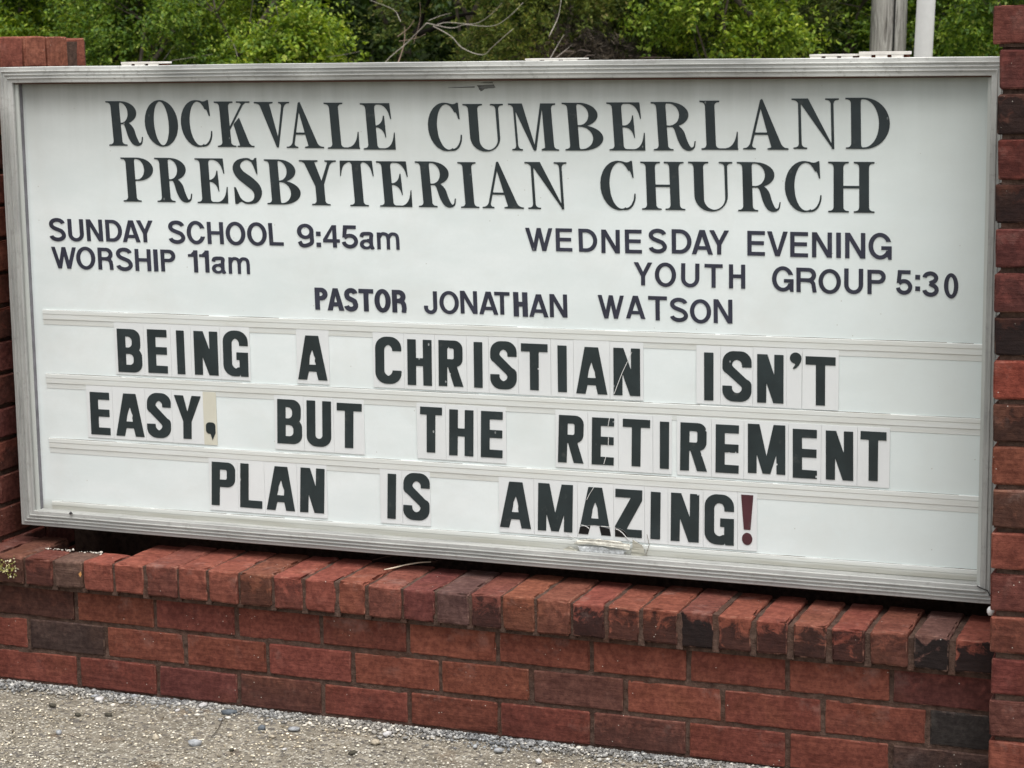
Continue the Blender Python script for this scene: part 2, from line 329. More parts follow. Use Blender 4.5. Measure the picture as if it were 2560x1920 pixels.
        B(W-t*1.05, 0, W, 1); f.add(f.poly([(0, .82), (0, .70), (W-t, .70), (W-t, .98), (W-t*.8, 1), (W-t*1.3, .92), (W*.3, .83)]))
    elif ch == '4':
        B(W*.58, 0, W*.58+t, 1); B(0, .22, W, .22+h); f.add(f.poly([(0, .36), (0, .22), (t*.8, .3), (W*.62, .86), (W*.58+t, 1), (W*.56, 1)]))
    elif ch == '5':
        f.add(f.stroke(arcp(m*.97, .32, m-t*.45, .32-t*.48, -172, 125, 26)+[(t*.62, .46)], t*.95))
        B(W*.1, 1-h, W*.88, 1); f.add(f.poly([(W*.1, 1), (t+W*.1, 1), (t*1.05, .5), (W*.03, .47)]))
    elif ch == '9':
        f.add(f.ell(m, .675, m, .325)).sub(f.ell(m, .675, m-t, .325-h*.95))
        f.add(f.stroke(crom([(W-t*.52, .70), (W-t*.5, .45), (W*.86, .2), (m*1.05, t*.47), (W*.26, .1), (t*.55, .25)]), t*.95))
    elif ch == '3':
        f.add(f.stroke(arcp(m*.98, .74, m-t*.55, .26-t*.48, 175, -70, 20)+[(m*.9, .525)], t*.95))
        f.add(f.stroke([(m*.9, .525)]+arcp(m, .275, m-t*.48, .275-t*.48, 75, -175, 22), t*.95))
    elif ch == ':':
        B(0, 0, W, .29); B(0, .71, W, 1)
    elif ch == 'a':
        k = t*1.28; f.add(f.stroke(crom([(W*.12, .70), (W*.2, .86), (W*.48, 1-k*.47), (W*.8, .86), (W*.86-k*.3, .6), (W*.86-k*.25, .2), (W-k*.35, 0)]), k*.95))
        f.add(f.ell(W*.42, .28, W*.42, .29)).sub(f.ell(W*.46, .28, W*.42-k*.8, .13)); f.add(f.box(W*.5, .47, W*.8, .60)); f.sub(f.box(-.1, -.2, W+.1, 0)); f.sub(f.box(W*1.0, -.1, W+.1, 1))
    elif ch == 'm':
        k = t*1.15; B(0, 0, k, .98)
        for c0, c1 in ((k*.5, W*.5), (W*.5, W-k*.5)):
            f.add(f.stroke(crom([(c0, .62), (c0+(c1-c0)*.22, .84), ((c0+c1)/2, 1-k*.45), (c1-(c1-c0)*.12, .84), (c1, .6), (c1, .3), (c1, 0)]), k*.95))
    elif ch == '!':
        f.add(f.poly([(0, 1), (W, 1), (W*.77, .30), (W*.23, .30)])); f.add(f.ell(m, .115, W*.42, .125))
    elif ch == "'":
        f.add(f.ell(m, .66, m, .34)); f.add(f.poly([(W, .66), (W*.96, .45), (W*.75, .2), (W*.5, .03), (W*.3, 0), (W*.25, .05), (W*.45, .25), (W*.45, .5)]))
    elif ch == ',':
        f.add(f.rr(0, .35, W, 1, .2)); f.add(f.poly([(W, .7), (W, .4), (W*.68, 0), (W*.5, .32), (W*.1, .5)]))
    return f

def serif(ch, W):
    f = Field(W); t, n, s, o, m = .19, .052, .03, .11, W/2
    def stem(x0, x1, top=True, bot=True, ol=o, orr=o, y0=0, y1=1, r=.055):
        f.add(f.box(x0, y0, x1, y1))
        for on, yy, sg in ((top, 1, -1), (bot, 0, 1)):
            if not on: continue
            if ol: f.add(f.poly([(x0+.005, yy), (x0-ol, yy), (x0-ol, yy+sg*s)]+qc((x0-ol*.75, yy+sg*s), (x0, yy+sg*s*1.1), (x0+.0, yy+sg*(s+r*1.7)))+[(x0+.005, yy+sg*(s+r*1.7))]))
            if orr: f.add(f.poly([(x1-.005, yy), (x1+orr, yy), (x1+orr, yy+sg*s)]+qc((x1+orr*.75, yy+sg*s), (x1, yy+sg*s*1.1), (x1-.0, yy+sg*(s+r*1.7)))+[(x1-.005, yy+sg*(s+r*1.7))]))
    def bowl(x0, cx, x1, ya, yb, th=t, tn=s):   # right bowl from stem x0 out to x1
        cy, ry = (ya+yb)/2, (yb-ya)/2
        f.add(f.poly([(x0, ya), (cx, ya)]+arcp(cx, cy, x1-cx, ry, -90, 90)+[(x0, yb)]))
        f.sub(f.poly([(x0, ya+tn), (cx-.01, ya+tn)]+arcp(cx-.01, cy, x1-th-cx+.01, ry-tn, -90, 90)+[(x0, yb-tn)]))
    def wedge(x, y, ln, up, w=.06):              # triangular serif at the end of an arm (vertical right side)
        sg = 1 if up else -1
        f.add(f.poly([(x, y), (x+.012, y+sg*ln), (x-.006, y+sg*ln)]+qc((x-.012, y+sg*ln*.9), (x-w*.7, y+sg*s*1.4), (x-w*3.0, y+sg*s*.9))+[(x-w*3.0, y)]))
    if ch == 'I': stem(m-t/2, m+t/2, ol=m-t/2, orr=m-t/2)
    elif ch == 'H':
        a = o; stem(a, a+t); stem(W-a-t, W-a); f.add(f.box(a, .5-.022, W-a, .5+.026))
    elif ch == 'L':
        stem(o, o+t, orr=o*.95); f.add(f.box(o, 0, W-.01, s)); wedge(W-.02, 0, .37, True, .09)
    elif ch == 'E':
        stem(o+.01, o+.01+t, orr=.08); f.add(f.box(o, 1-s, W*.9, 1)); f.add(f.box(o, 0, W-.02, s))
        wedge(W*.9, 1, .34, False, .08); wedge(W-.02, 0, .37, True, .08)
        f.add(f.box(o+t, .5-.015, W*.72, .5+.02))
        x = W*.72
        f.add(f.poly([(x, .26), (x-.012, .26)]+qc((x-.02, .30), (x-.05, .47), (x-.21, .487))+[(x-.21, .515)]+qc((x-.21, .515), (x-.06, .54), (x-.03, .72))+[(x-.03, .73), (x-.008, .73)]))
    elif ch == 'T':
        stem(m-t/2, m+t/2, top=False); f.add(f.box(.02, 1-s, W-.02, 1))
        wedge(W-.02, 1, .34, False, .07)
        f.add(f.poly([(.02, 1), (0, .66), (.018, .66)]+qc((.03, .72), (.06, .93), (.2, 1-s*1.2))+[(.2, 1)]))
        stem(m-t/2, m+t/2, bot=False, ol=.09, orr=.09)
    elif ch == 'D':
        bowl(o, W*.42, W, 0, 1, t+.02); stem(o, o+t, orr=.04)
    elif ch == 'P':
        bowl(o, W*.5, W, .475, 1, t+.01); stem(o, o+t, orr=.03); f.add(f.box(o+t, 0, o+t+o, s)); stem(o, o+t, top=False)
    elif ch == 'R':
        bowl(o, W*.42, W*.87, .485, 1, t); stem(o, o+t, orr=.03); stem(o, o+t, top=False)
        c = crom([(W*.50, .50, .05), (W*.58, .46, .12), (W*.645, .36, .175), (W*.69, .22, .175), (W*.76, .09, .15), (W*.86, .035, .07), (W*.95, .07, .03), (W*.985, .19, .025)], 7)
        f.add(f.vstroke([(a, b) for a, b, _ in c], [w for _, _, w in c])); f.add(f.box(W*.3, .485, W*.5, .485+s))
    elif ch == 'B':
        bowl(o, W*.42, W*.90, .5, 1, t); g = f.F.copy(); f.F = np.full(f.X.shape, 9.0)
        bowl(o, W*.44, W, 0, .53, t+.02); f.F = np.minimum(f.F, g); stem(o, o+t, orr=.03)
    elif ch == 'O':
        f.add(f.ell(m, .5, m, .5)).sub(f.ell(m, .5, m-t*1.02, .5-s))
    elif ch == 'C':
        f.add(f.ell(m+.02, .5, m+.02, .5)).sub(f.ell(m+.055, .5, m+.055-t*1.08+.02, .5-s*1.1))
        f.sub(f.box(W*.70, -.1, W+.2, .8)); f.sub(f.poly([(W*.7, .5), (W*.87, .8), (W+.1, 1.1), (W+.1, .3), (W*.7, .35)]))
        x = W*.93; f.add(f.poly([(x+.01, 1), (x+.025, .66), (x-.0, .66)]+qc((x-.01, .70), (x-.06, .9), (W*.64, .975))+[(W*.66, .99)]+qc((W*.66, .99), (x-.08, .94), (x-.02, 1))))
        c = crom([(W*.975, .33, .026), (W*.955, .22, .032), (W*.88, .105, .038), (W*.78, .043, .04), (W*.66, .022, .036)], 6); f.add(f.vstroke([(a, b) for a, b, _ in c], [w for _, _, w in c]))
    elif ch == 'S':
        c = crom([(W*.86, .74, .03), (W*.79, .88, .035), (W*.62, .965, .045), (W*.44, .97, .05), (W*.22, .90, .11), (W*.145, .78, .17), (W*.26, .64, .20), (W*.55, .50, .22), (W*.80, .36, .20), (W*.865, .22, .16), (W*.76, .08, .10), (W*.56, .028, .05), (W*.36, .035, .04), (W*.17, .13, .035), (W*.08, .28, .03)], 7)
        f.add(f.vstroke([(a, b) for a, b, _ in c], [w for _, _, w in c])); f.sub(f.box(-.2, 1, W+.2, 1.3)); f.sub(f.box(-.2, -.3, W+.2, 0))
        f.add(f.poly([(W*.9, 1), (W*.86, 1)]+qc((W*.84, 1), (W*.78, .93), (W*.66, .96))+[(W*.75, .86), (W*.86, .66), (W*.9, .64)]))
        f.add(f.poly([(.0, 0), (.04, 0)]+qc((W*.1, .0), (W*.2, .08), (W*.36, .03))+[(W*.2, .14), (W*.06, .36), (.0, .37)]))
    elif ch == 'U':
        f.add(f.rr(o, 0, W-o, .99, [m-o-.01, 0, 0, m-o-.01])).sub(f.rr(o+t, s*1.2, W-o-n, 1.3, [(m-o)-.09, 0, 0, (m-o)-.12]))
        stem(o, o+t, bot=False, y0=.5); stem(W-o-n, W-o, bot=False, y0=.5, r=.05)
    elif ch == 'N':
        x1 = W-o-n; stem(o+.02, o+.02+n, top=False); stem(x1, x1+n, bot=False)
        f.add(f.poly([(o, 1), (o+t*1.15, 1), (x1+n, .0), (x1+n-.03, .0)])); f.add(f.poly([(0, 1), (0, 1-s)]+qc((.03, 1-s), (o, 1-s), (o+.03, .88))+[(o+.2, 1)])); f.add(f.box(x1, 0, x1+n, .5))
    elif ch == 'M':
        a = o*.85; x2 = W-o*.9-t; stem(a+.01, a+.01+n*.8, top=False, ol=a, orr=a); stem(x2, x2+t, ol=0, orr=o*.9); f.add(f.poly([(x2, 0), (x2-o*.7, 0), (x2-o*.7, s), (x2, s*2)]))
        c = W*.50
        f.add(f.poly([(a-.01, 1), (a+t*1.08, 1), (c+.02, .0), (c-.03, .0)])); f.add(f.poly([(x2+.02, 1), (x2-.03, 1), (c-.03, 0), (c+.02, 0)]))
        f.add(f.poly([(0, 1), (0, 1-s)]+qc((.02, 1-s), (a, 1-s), (a+.02, .88))+[(a+.15, 1)])); f.sub(f.box(a+t*1.3, 1-s*1.3, x2-.09, 1.1))
    elif ch == 'V':
        c = W*.57; k = t*1.12
        f.add(f.poly([(o-.01, 1), (o+k, 1), (c+.04, .12), (c+.01, 0), (c-.02, 0)])); f.add(f.poly([(W-o-.0, 1), (W-o-n, 1), (c-.02, 0), (c+.02, 0)]))
        f.add(f.poly([(0, 1), (0, 1-s)]+qc((.03, 1-s), (o-.01, 1-s), (o+.03, .90))+[(o+k-.05, .90)]+qc((o+k-.02, .9), (o+k-.02, 1-s), (o+k+.09, 1-s))+[(o+k+.09, 1)]))
        f.add(f.poly([(W, 1), (W, 1-s)]+qc((W-.02, 1-s), (W-o+.01, 1-s), (W-o-.02, .88))+[(W-o-n-.02, .88)]+qc((W-o-n-.02, .88), (W-o-n, 1-s), (W-o-n-.08, 1-s))+[(W-o-n-.08, 1)]))
    elif ch == 'A':
        c = W*.42; k = t*1.12
        f.add(f.poly([(W-o+.01, 0), (W-o-k, 0), (c-.03, .90), (c, 1), (c+.03, 1)])); f.add(f.poly([(o, 0), (o+n*.9, 0), (c+.02, .93), (c-.01, 1)])); f.add(f.box(W*.24, .295, W*.7, .34))
        f.add(f.poly([(0, 0), (0, s)]+qc((.03, s), (o-.01, s), (o+.035, .13))+[(o+n+.03, .13)]+qc((o+n+.02, .12), (o+n, s), (o+n+.09, s))+[(o+n+.09, 0)]))
        f.add(f.poly([(W, 0), (W, s)]+qc((W-.02, s), (W-o+.0, s), (W-o-.04, .13))+[(W-o-k+.05, .10)]+qc((W-o-k+.02, .1), (W-o-k+.01, s), (W-o-k-.09, s))+[(W-o-k-.09, 0)]))
    elif ch == 'K':
        stem(o, o+t); f.add(f.poly([(o+t-.02, .34), (o+t-.02, .41), (W*.755, .97), (W*.815, .97)]))
        f.add(f.poly([(o+t+.09, .50), (o+t+.22, .645), (W-.09, .03), (W-.31, .03)]))
        f.add(f.poly([(W*.60, 1), (W*.60, 1-s), (W*.70, 1-s), (W*.735, .94), (W*.80, .93), (W*.85, 1-s), (W*.97, 1-s), (W*.97, 1)]))
        f.add(f.poly([(W*.54, 0), (W*.54, s), (W*.62, s), (W*.64, .07), (W*.88, .07), (W*.93, s), (W, s), (W, 0)]))
    elif ch == 'Y':
        c = W*.51; k = t*1.12; stem(c-t/2, c+t/2, top=False, y1=.44)
        f.add(f.poly([(o-.02, 1), (o+k, 1), (c+.06, .50), (c+t/2, .42), (c-t/2, .42)])); f.add(f.poly([(W-o+.0, 1), (W-o-n-.01, 1), (c+.02, .46), (c+t/2, .42), (c+t/2, .46)]))
        f.add(f.poly([(0, 1), (0, 1-s)]+qc((.03, 1-s), (o-.02, 1-s), (o+.03, .90))+[(o+k-.05, .90)]+qc((o+k-.03, .9), (o+k-.02, 1-s), (o+k+.09, 1-s))+[(o+k+.09, 1)]))
        f.add(f.poly([(W, 1), (W, 1-s)]+qc((W-.02, 1-s), (W-o+.01, 1-s), (W-o-.03, .90))+[(W-o-n-.03, .90)]+qc((W-o-n-.03, .90), (W-o-n, 1-s), (W-o-n-.09, 1-s))+[(W-o-n-.09, 1)]))
    return f

def trace(f, tol=.0028):
    F = f.F; nx, ny = F.shape; c = f.c; ins = F < 0
    nxt = {}
    I, J = np.nonzero((ins[:-1, :-1].astype(int)+ins[1:, :-1]+ins[1:, 1:]+ins[:-1, 1:]) % 4)
    def ep(e):
        k, i, j = e
        if k == 0: a, b = F[i, j], F[i+1, j]; return (f.x[i]+c*a/(a-b), f.y[j])
        a, b = F[i, j], F[i, j+1]; return (f.x[i], f.y[j]+c*a/(a-b))
    for i, j in zip(I.tolist(), J.tolist()):
        v = [ins[i, j], ins[i+1, j], ins[i+1, j+1], ins[i, j+1]]
        E = [(0, i, j), (1, i+1, j), (0, i, j+1), (1, i, j)]
        en = [E[k] for k in range(4) if v[k] and not v[(k+1) % 4]]      # leaving inside going ccw round the cell
        ex = [E[k] for k in range(4) if not v[k] and v[(k+1) % 4]]
        if len(en) == 1: nxt[en[0]] = ex[0]
        else:
            for k in range(4):
                if v[k] and not v[(k+1) % 4]: nxt[E[k]] = E[(k+3) % 4]
    loops = []; todo = set(nxt)
    while todo:
        st = cur = next(iter(todo)); L = []
        while cur in todo: todo.discard(cur); L.append(ep(cur)); cur = nxt.get(cur, st)
        if len(L) > 8: loops.append(L)
    out = []
    for L in loops:
        P = np.array(L); k0 = int(np.argmax(P[:, 0]+.3*P[:, 1])); P = np.roll(P, -k0, 0); k1 = int(np.argmax(np.hypot(*(P-P[0]).T)))
        def dp(a):
            if len(a) < 3: return [a[0]]
            d = a[-1]-a[0]; l = math.hypot(*d)+1e-9; h = np.abs((a[:, 0]-a[0, 0])*d[1]-(a[:, 1]-a[0, 1])*d[0])/l
            k = int(np.argmax(h))
            return [a[0]] if h[k] < tol else dp(a[:k+1])+dp(a[k:])
        Q = dp(P[:k1+1])+dp(np.vstack([P[k1:], P[:1]]))
        ar = sum(Q[i][0]*Q[(i+1) % len(Q)][1]-Q[(i+1) % len(Q)][0]*Q[i][1] for i in range(len(Q)))/2
        if len(Q) > 2 and abs(ar) > 2e-4: out.append([(float(a), float(b)) for a, b in Q])
    return out
HEAD = [
('s','R',0.77,'ROCKVALE',[0.0562, 1.2351, 0.1452, 1.2351, 0.1392, 1.3342, 0.0505, 1.3342]),
('s','O',0.707,'+',[0.1535, 1.2335, 0.2375, 1.2335, 0.2316, 1.3363, 0.1477, 1.3363]),
('s','C',0.652,'+',[0.2454, 1.2332, 0.3225, 1.2332, 0.3163, 1.336, 0.2394, 1.336]),
('s','K',0.805,'+',[0.333, 1.2336, 0.4239, 1.2336, 0.4174, 1.3326, 0.3266, 1.3326]),
('s','V',0.775,'+',[0.4319, 1.2331, 0.5181, 1.2331, 0.5113, 1.3313, 0.4253, 1.3313]),
('s','A',0.814,'+',[0.5026, 1.2321, 0.5926, 1.2321, 0.5857, 1.3304, 0.4958, 1.3304]),
('s','L',0.707,'+',[0.6014, 1.2309, 0.679, 1.2309, 0.6715, 1.3292, 0.594, 1.3292]),
('s','E',0.716,'+',[0.6858, 1.2296, 0.7639, 1.2296, 0.7565, 1.3279, 0.6787, 1.3279]),
('s','C',0.689,'CUMBERLAND',[0.8407, 1.2271, 0.9172, 1.2271, 0.9106, 1.3285, 0.8343, 1.3285]),
('s','U',0.847,'+',[0.9235, 1.2267, 1.0146, 1.2267, 1.0078, 1.3256, 0.9169, 1.3256]),
('s','M',1.003,'+',[1.0265, 1.2295, 1.1311, 1.2295, 1.1233, 1.3263, 1.0189, 1.3263]),
('s','B',0.812,'+',[1.1449, 1.2301, 1.2293, 1.2301, 1.2217, 1.3276, 1.1374, 1.3276]),
('s','E',0.771,'+',[1.2399, 1.2306, 1.3194, 1.2306, 1.3125, 1.3279, 1.2332, 1.3279]),
('s','R',0.875,'+',[1.3351, 1.2311, 1.4247, 1.2311, 1.4178, 1.3285, 1.3285, 1.3285]),
('s','L',0.763,'+',[1.4351, 1.2331, 1.5126, 1.2331, 1.5081, 1.3307, 1.4308, 1.3307]),
('s','A',0.895,'+',[1.5216, 1.2339, 1.6137, 1.2339, 1.6101, 1.3334, 1.5183, 1.3334]),
('s','N',0.938,'+',[1.6218, 1.2356, 1.7167, 1.2356, 1.7133, 1.3343, 1.6188, 1.3343]),
('s','D',0.864,'+',[1.7281, 1.2362, 1.8151, 1.2362, 1.8126, 1.3354, 1.7259, 1.3354]),
('s','P',0.718,'PRESBYTERIAN',[0.0873, 1.1102, 0.1693, 1.1102, 0.1653, 1.2089, 0.0834, 1.2089]),
('s','R',0.796,'+',[0.1748, 1.1105, 0.2648, 1.1105, 0.2601, 1.2088, 0.1702, 1.2088]),
('s','E',0.709,'+',[0.276, 1.1094, 0.3561, 1.1094, 0.3515, 1.2084, 0.2716, 1.2084]),
('s','S',0.589,'+',[0.3714, 1.109, 0.4388, 1.109, 0.4338, 1.21, 0.3665, 1.21]),
('s','B',0.755,'+',[0.4511, 1.1093, 0.5343, 1.1093, 0.5281, 1.2072, 0.4451, 1.2072]),
('s','Y',0.817,'+',[0.5369, 1.1089, 0.6257, 1.1089, 0.6194, 1.2061, 0.5307, 1.2061]),
('s','T',0.744,'+',[0.6334, 1.1082, 0.7139, 1.1082, 0.707, 1.2058, 0.6267, 1.2058]),
('s','E',0.737,'+',[0.721, 1.1082, 0.7997, 1.1082, 0.7922, 1.2051, 0.7137, 1.2051]),
('s','R',0.824,'+',[0.8129, 1.1087, 0.9, 1.1087, 0.8919, 1.2054, 0.805, 1.2054]),
('s','I',0.4,'+',[0.9098, 1.1085, 0.9516, 1.1085, 0.9444, 1.2046, 0.9028, 1.2046]),
('s','A',0.883,'+',[0.9591, 1.1086, 1.0518, 1.1086, 1.0456, 1.2058, 0.9531, 1.2058]),
('s','N',0.894,'+',[1.0595, 1.1085, 1.1527, 1.1085, 1.1468, 1.2059, 1.0539, 1.2059]),
('s','C',0.705,'CHURCH',[1.2229, 1.1087, 1.2984, 1.1087, 1.2928, 1.2099, 1.2176, 1.2099]),
('s','H',0.9,'+',[1.3097, 1.1108, 1.4017, 1.1108, 1.3978, 1.2084, 1.3061, 1.2084]),
('s','U',0.891,'+',[1.4103, 1.1092, 1.5027, 1.1092, 1.4991, 1.2091, 1.407, 1.2091]),
('s','R',0.868,'+',[1.5115, 1.1108, 1.5995, 1.1108, 1.5959, 1.2092, 1.5083, 1.2092]),
('s','C',0.718,'+',[1.6079, 1.1107, 1.6822, 1.1107, 1.6799, 1.212, 1.6058, 1.212]),
('s','H',0.914,'+',[1.6944, 1.1116, 1.7866, 1.1116, 1.7852, 1.2111, 1.6933, 1.2111]),
('a','S',0.7,'SUNDAY',[-0.1133, 1.0164, -0.0692, 1.0164, -0.0703, 1.0702, -0.1143, 1.0702]),
('a','U',0.691,'+',[-0.0625, 1.017, -0.0211, 1.017, -0.0226, 1.0684, -0.064, 1.0684]),
('a','N',0.739,'+',[-0.0133, 1.0189, 0.0292, 1.0189, 0.0275, 1.0684, -0.015, 1.0684]),
('a','D',0.744,'+',[0.0372, 1.0189, 0.0798, 1.0189, 0.0783, 1.0684, 0.0357, 1.0684]),
('a','A',0.809,'+',[0.0807, 1.0188, 0.1266, 1.0188, 0.1252, 1.068, 0.0794, 1.068]),
('a','Y',0.752,'+',[0.1181, 1.0192, 0.1607, 1.0192, 0.1594, 1.0684, 0.1168, 1.0684]),
('a','S',0.712,'SCHOOL',[0.1994, 1.0173, 0.2422, 1.0173, 0.2411, 1.0698, 0.1983, 1.0698]),
('a','C',0.788,'+',[0.2468, 1.0175, 0.2938, 1.0175, 0.2926, 1.0699, 0.2457, 1.0699]),
('a','H',0.727,'+',[0.2989, 1.019, 0.3394, 1.019, 0.3381, 1.0681, 0.2976, 1.0681]),
('a','O',0.828,'+',[0.3452, 1.0172, 0.3943, 1.0172, 0.3929, 1.0696, 0.344, 1.0696]),
('a','O',0.824,'+',[0.399, 1.0174, 0.4474, 1.0174, 0.4455, 1.0695, 0.3972, 1.0695]),
('a','L',0.631,'+',[0.453, 1.019, 0.4879, 1.019, 0.4855, 1.0683, 0.4506, 1.0683]),
('a','9',0.698,'9:45',[0.5216, 1.0166, 0.5618, 1.0166, 0.5609, 1.0683, 0.5207, 1.0683]),
('a',':',0.292,'+',[0.5678, 1.0181, 0.5787, 1.0181, 0.578, 1.0517, 0.5671, 1.0517]),
('a','4',0.746,'+',[0.5843, 1.0178, 0.6246, 1.0178, 0.6232, 1.0664, 0.583, 1.0664]),
('a','5',0.693,'+',[0.6296, 1.0164, 0.6681, 1.0164, 0.6674, 1.0667, 0.6289, 1.0667]),
('a','a',0.829,'am',[0.6723, 1.0158, 0.7066, 1.0158, 0.7057, 1.0534, 0.6714, 1.0534]),
('a','m',1.3,'+',[0.7133, 1.0165, 0.7659, 1.0165, 0.7649, 1.0534, 0.7124, 1.0534]),
('a','W',1.143,'WORSHIP',[-0.1101, 0.9544, -0.0441, 0.9544, -0.045, 1.0038, -0.1109, 1.0038]),
('a','O',0.827,'+',[-0.0446, 0.9534, 0.0059, 0.9534, 0.0054, 1.0059, -0.045, 1.0059]),
('a','R',0.698,'+',[0.0132, 0.9547, 0.0535, 0.9547, 0.0527, 1.0046, 0.0125, 1.0046]),
('a','S',0.704,'+',[0.0605, 0.9527, 0.1038, 0.9527, 0.1031, 1.0061, 0.0599, 1.0061]),
('a','H',0.72,'+',[0.1105, 0.954, 0.1516, 0.954, 0.1507, 1.0037, 0.1096, 1.0037]),
('a','I',0.193,'+',[0.1588, 0.9541, 0.1698, 0.9541, 0.1689, 1.0038, 0.1579, 1.0038]),
('a','P',0.674,'+',[0.1773, 0.9547, 0.2152, 0.9547, 0.2142, 1.0039, 0.1763, 1.0039]),
('a','1',0.429,'11am',[0.2476, 0.9545, 0.2718, 0.9545, 0.2711, 1.0041, 0.247, 1.0041]),
('a','1',0.44,'+',[0.2759, 0.9551, 0.3004, 0.9551, 0.2998, 1.0042, 0.2753, 1.0042]),
('a','a',0.814,'+',[0.3072, 0.9536, 0.3421, 0.9536, 0.3414, 0.9915, 0.3066, 0.9915]),
('a','m',1.27,'+',[0.3492, 0.9541, 0.4023, 0.9541, 0.4019, 0.9913, 0.3488, 0.9913]),
('a','W',1.181,'WEDNESDAY',[1.0543, 1.0212, 1.1147, 1.0212, 1.1141, 1.0691, 1.0538, 1.0691]),
('a','E',0.71,'+',[1.122, 1.0215, 1.1581, 1.0215, 1.1573, 1.0694, 1.1213, 1.0694]),
('a','D',0.797,'+',[1.173, 1.0216, 1.2133, 1.0216, 1.2117, 1.0694, 1.1714, 1.0694]),
('a','N',0.785,'+',[1.2218, 1.0201, 1.2618, 1.0201, 1.2613, 1.0685, 1.2213, 1.0685]),
('a','E',0.707,'+',[1.273, 1.0208, 1.3092, 1.0208, 1.3084, 1.0696, 1.2723, 1.0696]),
('a','S',0.737,'+',[1.3236, 1.022, 1.3626, 1.022, 1.3619, 1.0726, 1.323, 1.0726]),
('a','D',0.81,'+',[1.3731, 1.0226, 1.4148, 1.0226, 1.414, 1.0721, 1.3724, 1.0721]),
('a','A',0.859,'+',[1.4153, 1.0222, 1.4593, 1.0222, 1.4587, 1.0717, 1.4147, 1.0717]),
('a','Y',0.813,'+',[1.452, 1.0226, 1.4931, 1.0226, 1.4928, 1.0716, 1.4518, 1.0716]),
('a','E',0.714,'EVENING',[1.531, 1.0222, 1.5673, 1.0222, 1.5668, 1.0718, 1.5306, 1.0718]),
('a','V',0.835,'+',[1.5719, 1.0223, 1.614, 1.0223, 1.6135, 1.0717, 1.5714, 1.0717]),
('a','E',0.711,'+',[1.6187, 1.0215, 1.6549, 1.0215, 1.6544, 1.0715, 1.6183, 1.0715]),
('a','N',0.795,'+',[1.6629, 1.0217, 1.7031, 1.0217, 1.7025, 1.0716, 1.6624, 1.0716]),
('a','I',0.186,'+',[1.7116, 1.0218, 1.721, 1.0218, 1.7204, 1.0717, 1.711, 1.0717]),
('a','N',0.794,'+',[1.7293, 1.0215, 1.7696, 1.0215, 1.7689, 1.0719, 1.7287, 1.0719]),
('a','G',0.875,'+',[1.7759, 1.0206, 1.8219, 1.0206, 1.821, 1.073, 1.7751, 1.073]),
('a','Y',0.807,'YOUTH',[1.2915, 0.9556, 1.3314, 0.9556, 1.3311, 1.0029, 1.2913, 1.0029]),
('a','O',0.867,'+',[1.3368, 0.9536, 1.3819, 0.9536, 1.3816, 1.0037, 1.3365, 1.0037]),
('a','U',0.762,'+',[1.3922, 0.9542, 1.4308, 0.9542, 1.4312, 1.0032, 1.3927, 1.0032]),
('a','T',0.773,'+',[1.4419, 0.9553, 1.48, 0.9553, 1.4798, 1.0031, 1.4418, 1.0031]),
('a','H',0.677,'+',[1.4931, 0.9548, 1.5269, 0.9548, 1.5267, 1.0035, 1.4929, 1.0035]),
('a','G',0.857,'GROUP',[1.5821, 0.9514, 1.6265, 0.9514, 1.6261, 1.0023, 1.5818, 1.0023]),
('a','R',0.83,'+',[1.6322, 0.9514, 1.6734, 0.9514, 1.6726, 1.0004, 1.6314, 1.0004]),
('a','O',0.895,'+',[1.6769, 0.9496, 1.7219, 0.9496, 1.7213, 0.9993, 1.6764, 0.9993]),
('a','U',0.745,'+',[1.7282, 0.9506, 1.7661, 0.9506, 1.7657, 1.0012, 1.7279, 1.0012]),
('a','P',0.752,'+',[1.7747, 0.9517, 1.811, 0.9517, 1.8103, 0.9999, 1.774, 0.9999]),
('a','5',0.656,'5:30',[1.8314, 0.9523, 1.8631, 0.9523, 1.8627, 1.0008, 1.831, 1.0008]),
('a',':',0.297,'+',[1.8687, 0.9605, 1.878, 0.9605, 1.8775, 0.9923, 1.8681, 0.9923]),
('a','3',0.648,'+',[1.8826, 0.95, 1.9146, 0.95, 1.9136, 0.9998, 1.8817, 0.9998]),
('a','0',0.567,'+',[1.9246, 0.9478, 1.9524, 0.9478, 1.9514, 0.9973, 1.9237, 0.9973]),
('A','P',0.578,'PASTOR',[0.5603, 0.8806, 0.5914, 0.8806, 0.5905, 0.9293, 0.5594, 0.9293]),
('A','A',0.75,'+',[0.5902, 0.8802, 0.6306, 0.8802, 0.6296, 0.929, 0.5893, 0.929]),
('A','S',0.599,'+',[0.6301, 0.8792, 0.664, 0.8792, 0.6641, 0.9307, 0.6302, 0.9307]),
('A','T',0.655,'+',[0.666, 0.8807, 0.7011, 0.8807, 0.7006, 0.9296, 0.6654, 0.9296]),
('A','O',0.685,'+',[0.7035, 0.8794, 0.7419, 0.8794, 0.7414, 0.9308, 0.7029, 0.9308]),
('A','R',0.618,'+',[0.7453, 0.8807, 0.7784, 0.8807, 0.7777, 0.9298, 0.7446, 0.9298]),
('a','J',0.578,'JONATHAN',[0.8201, 0.8802, 0.8509, 0.8802, 0.8501, 0.9294, 0.8193, 0.9294]),
('a','O',0.837,'+',[0.8563, 0.8814, 0.9012, 0.8814, 0.9003, 0.9311, 0.8555, 0.9311]),
('a','N',0.746,'+',[0.9048, 0.884, 0.9436, 0.884, 0.9424, 0.9324, 0.9036, 0.9324]),
('a','A',0.83,'+',[0.9476, 0.8838, 0.9907, 0.8838, 0.9896, 0.9323, 0.9466, 0.9323]),
('a','T',0.675,'+',[0.9826, 0.8844, 1.0173, 0.8844, 1.0167, 0.9326, 0.982, 0.9326]),
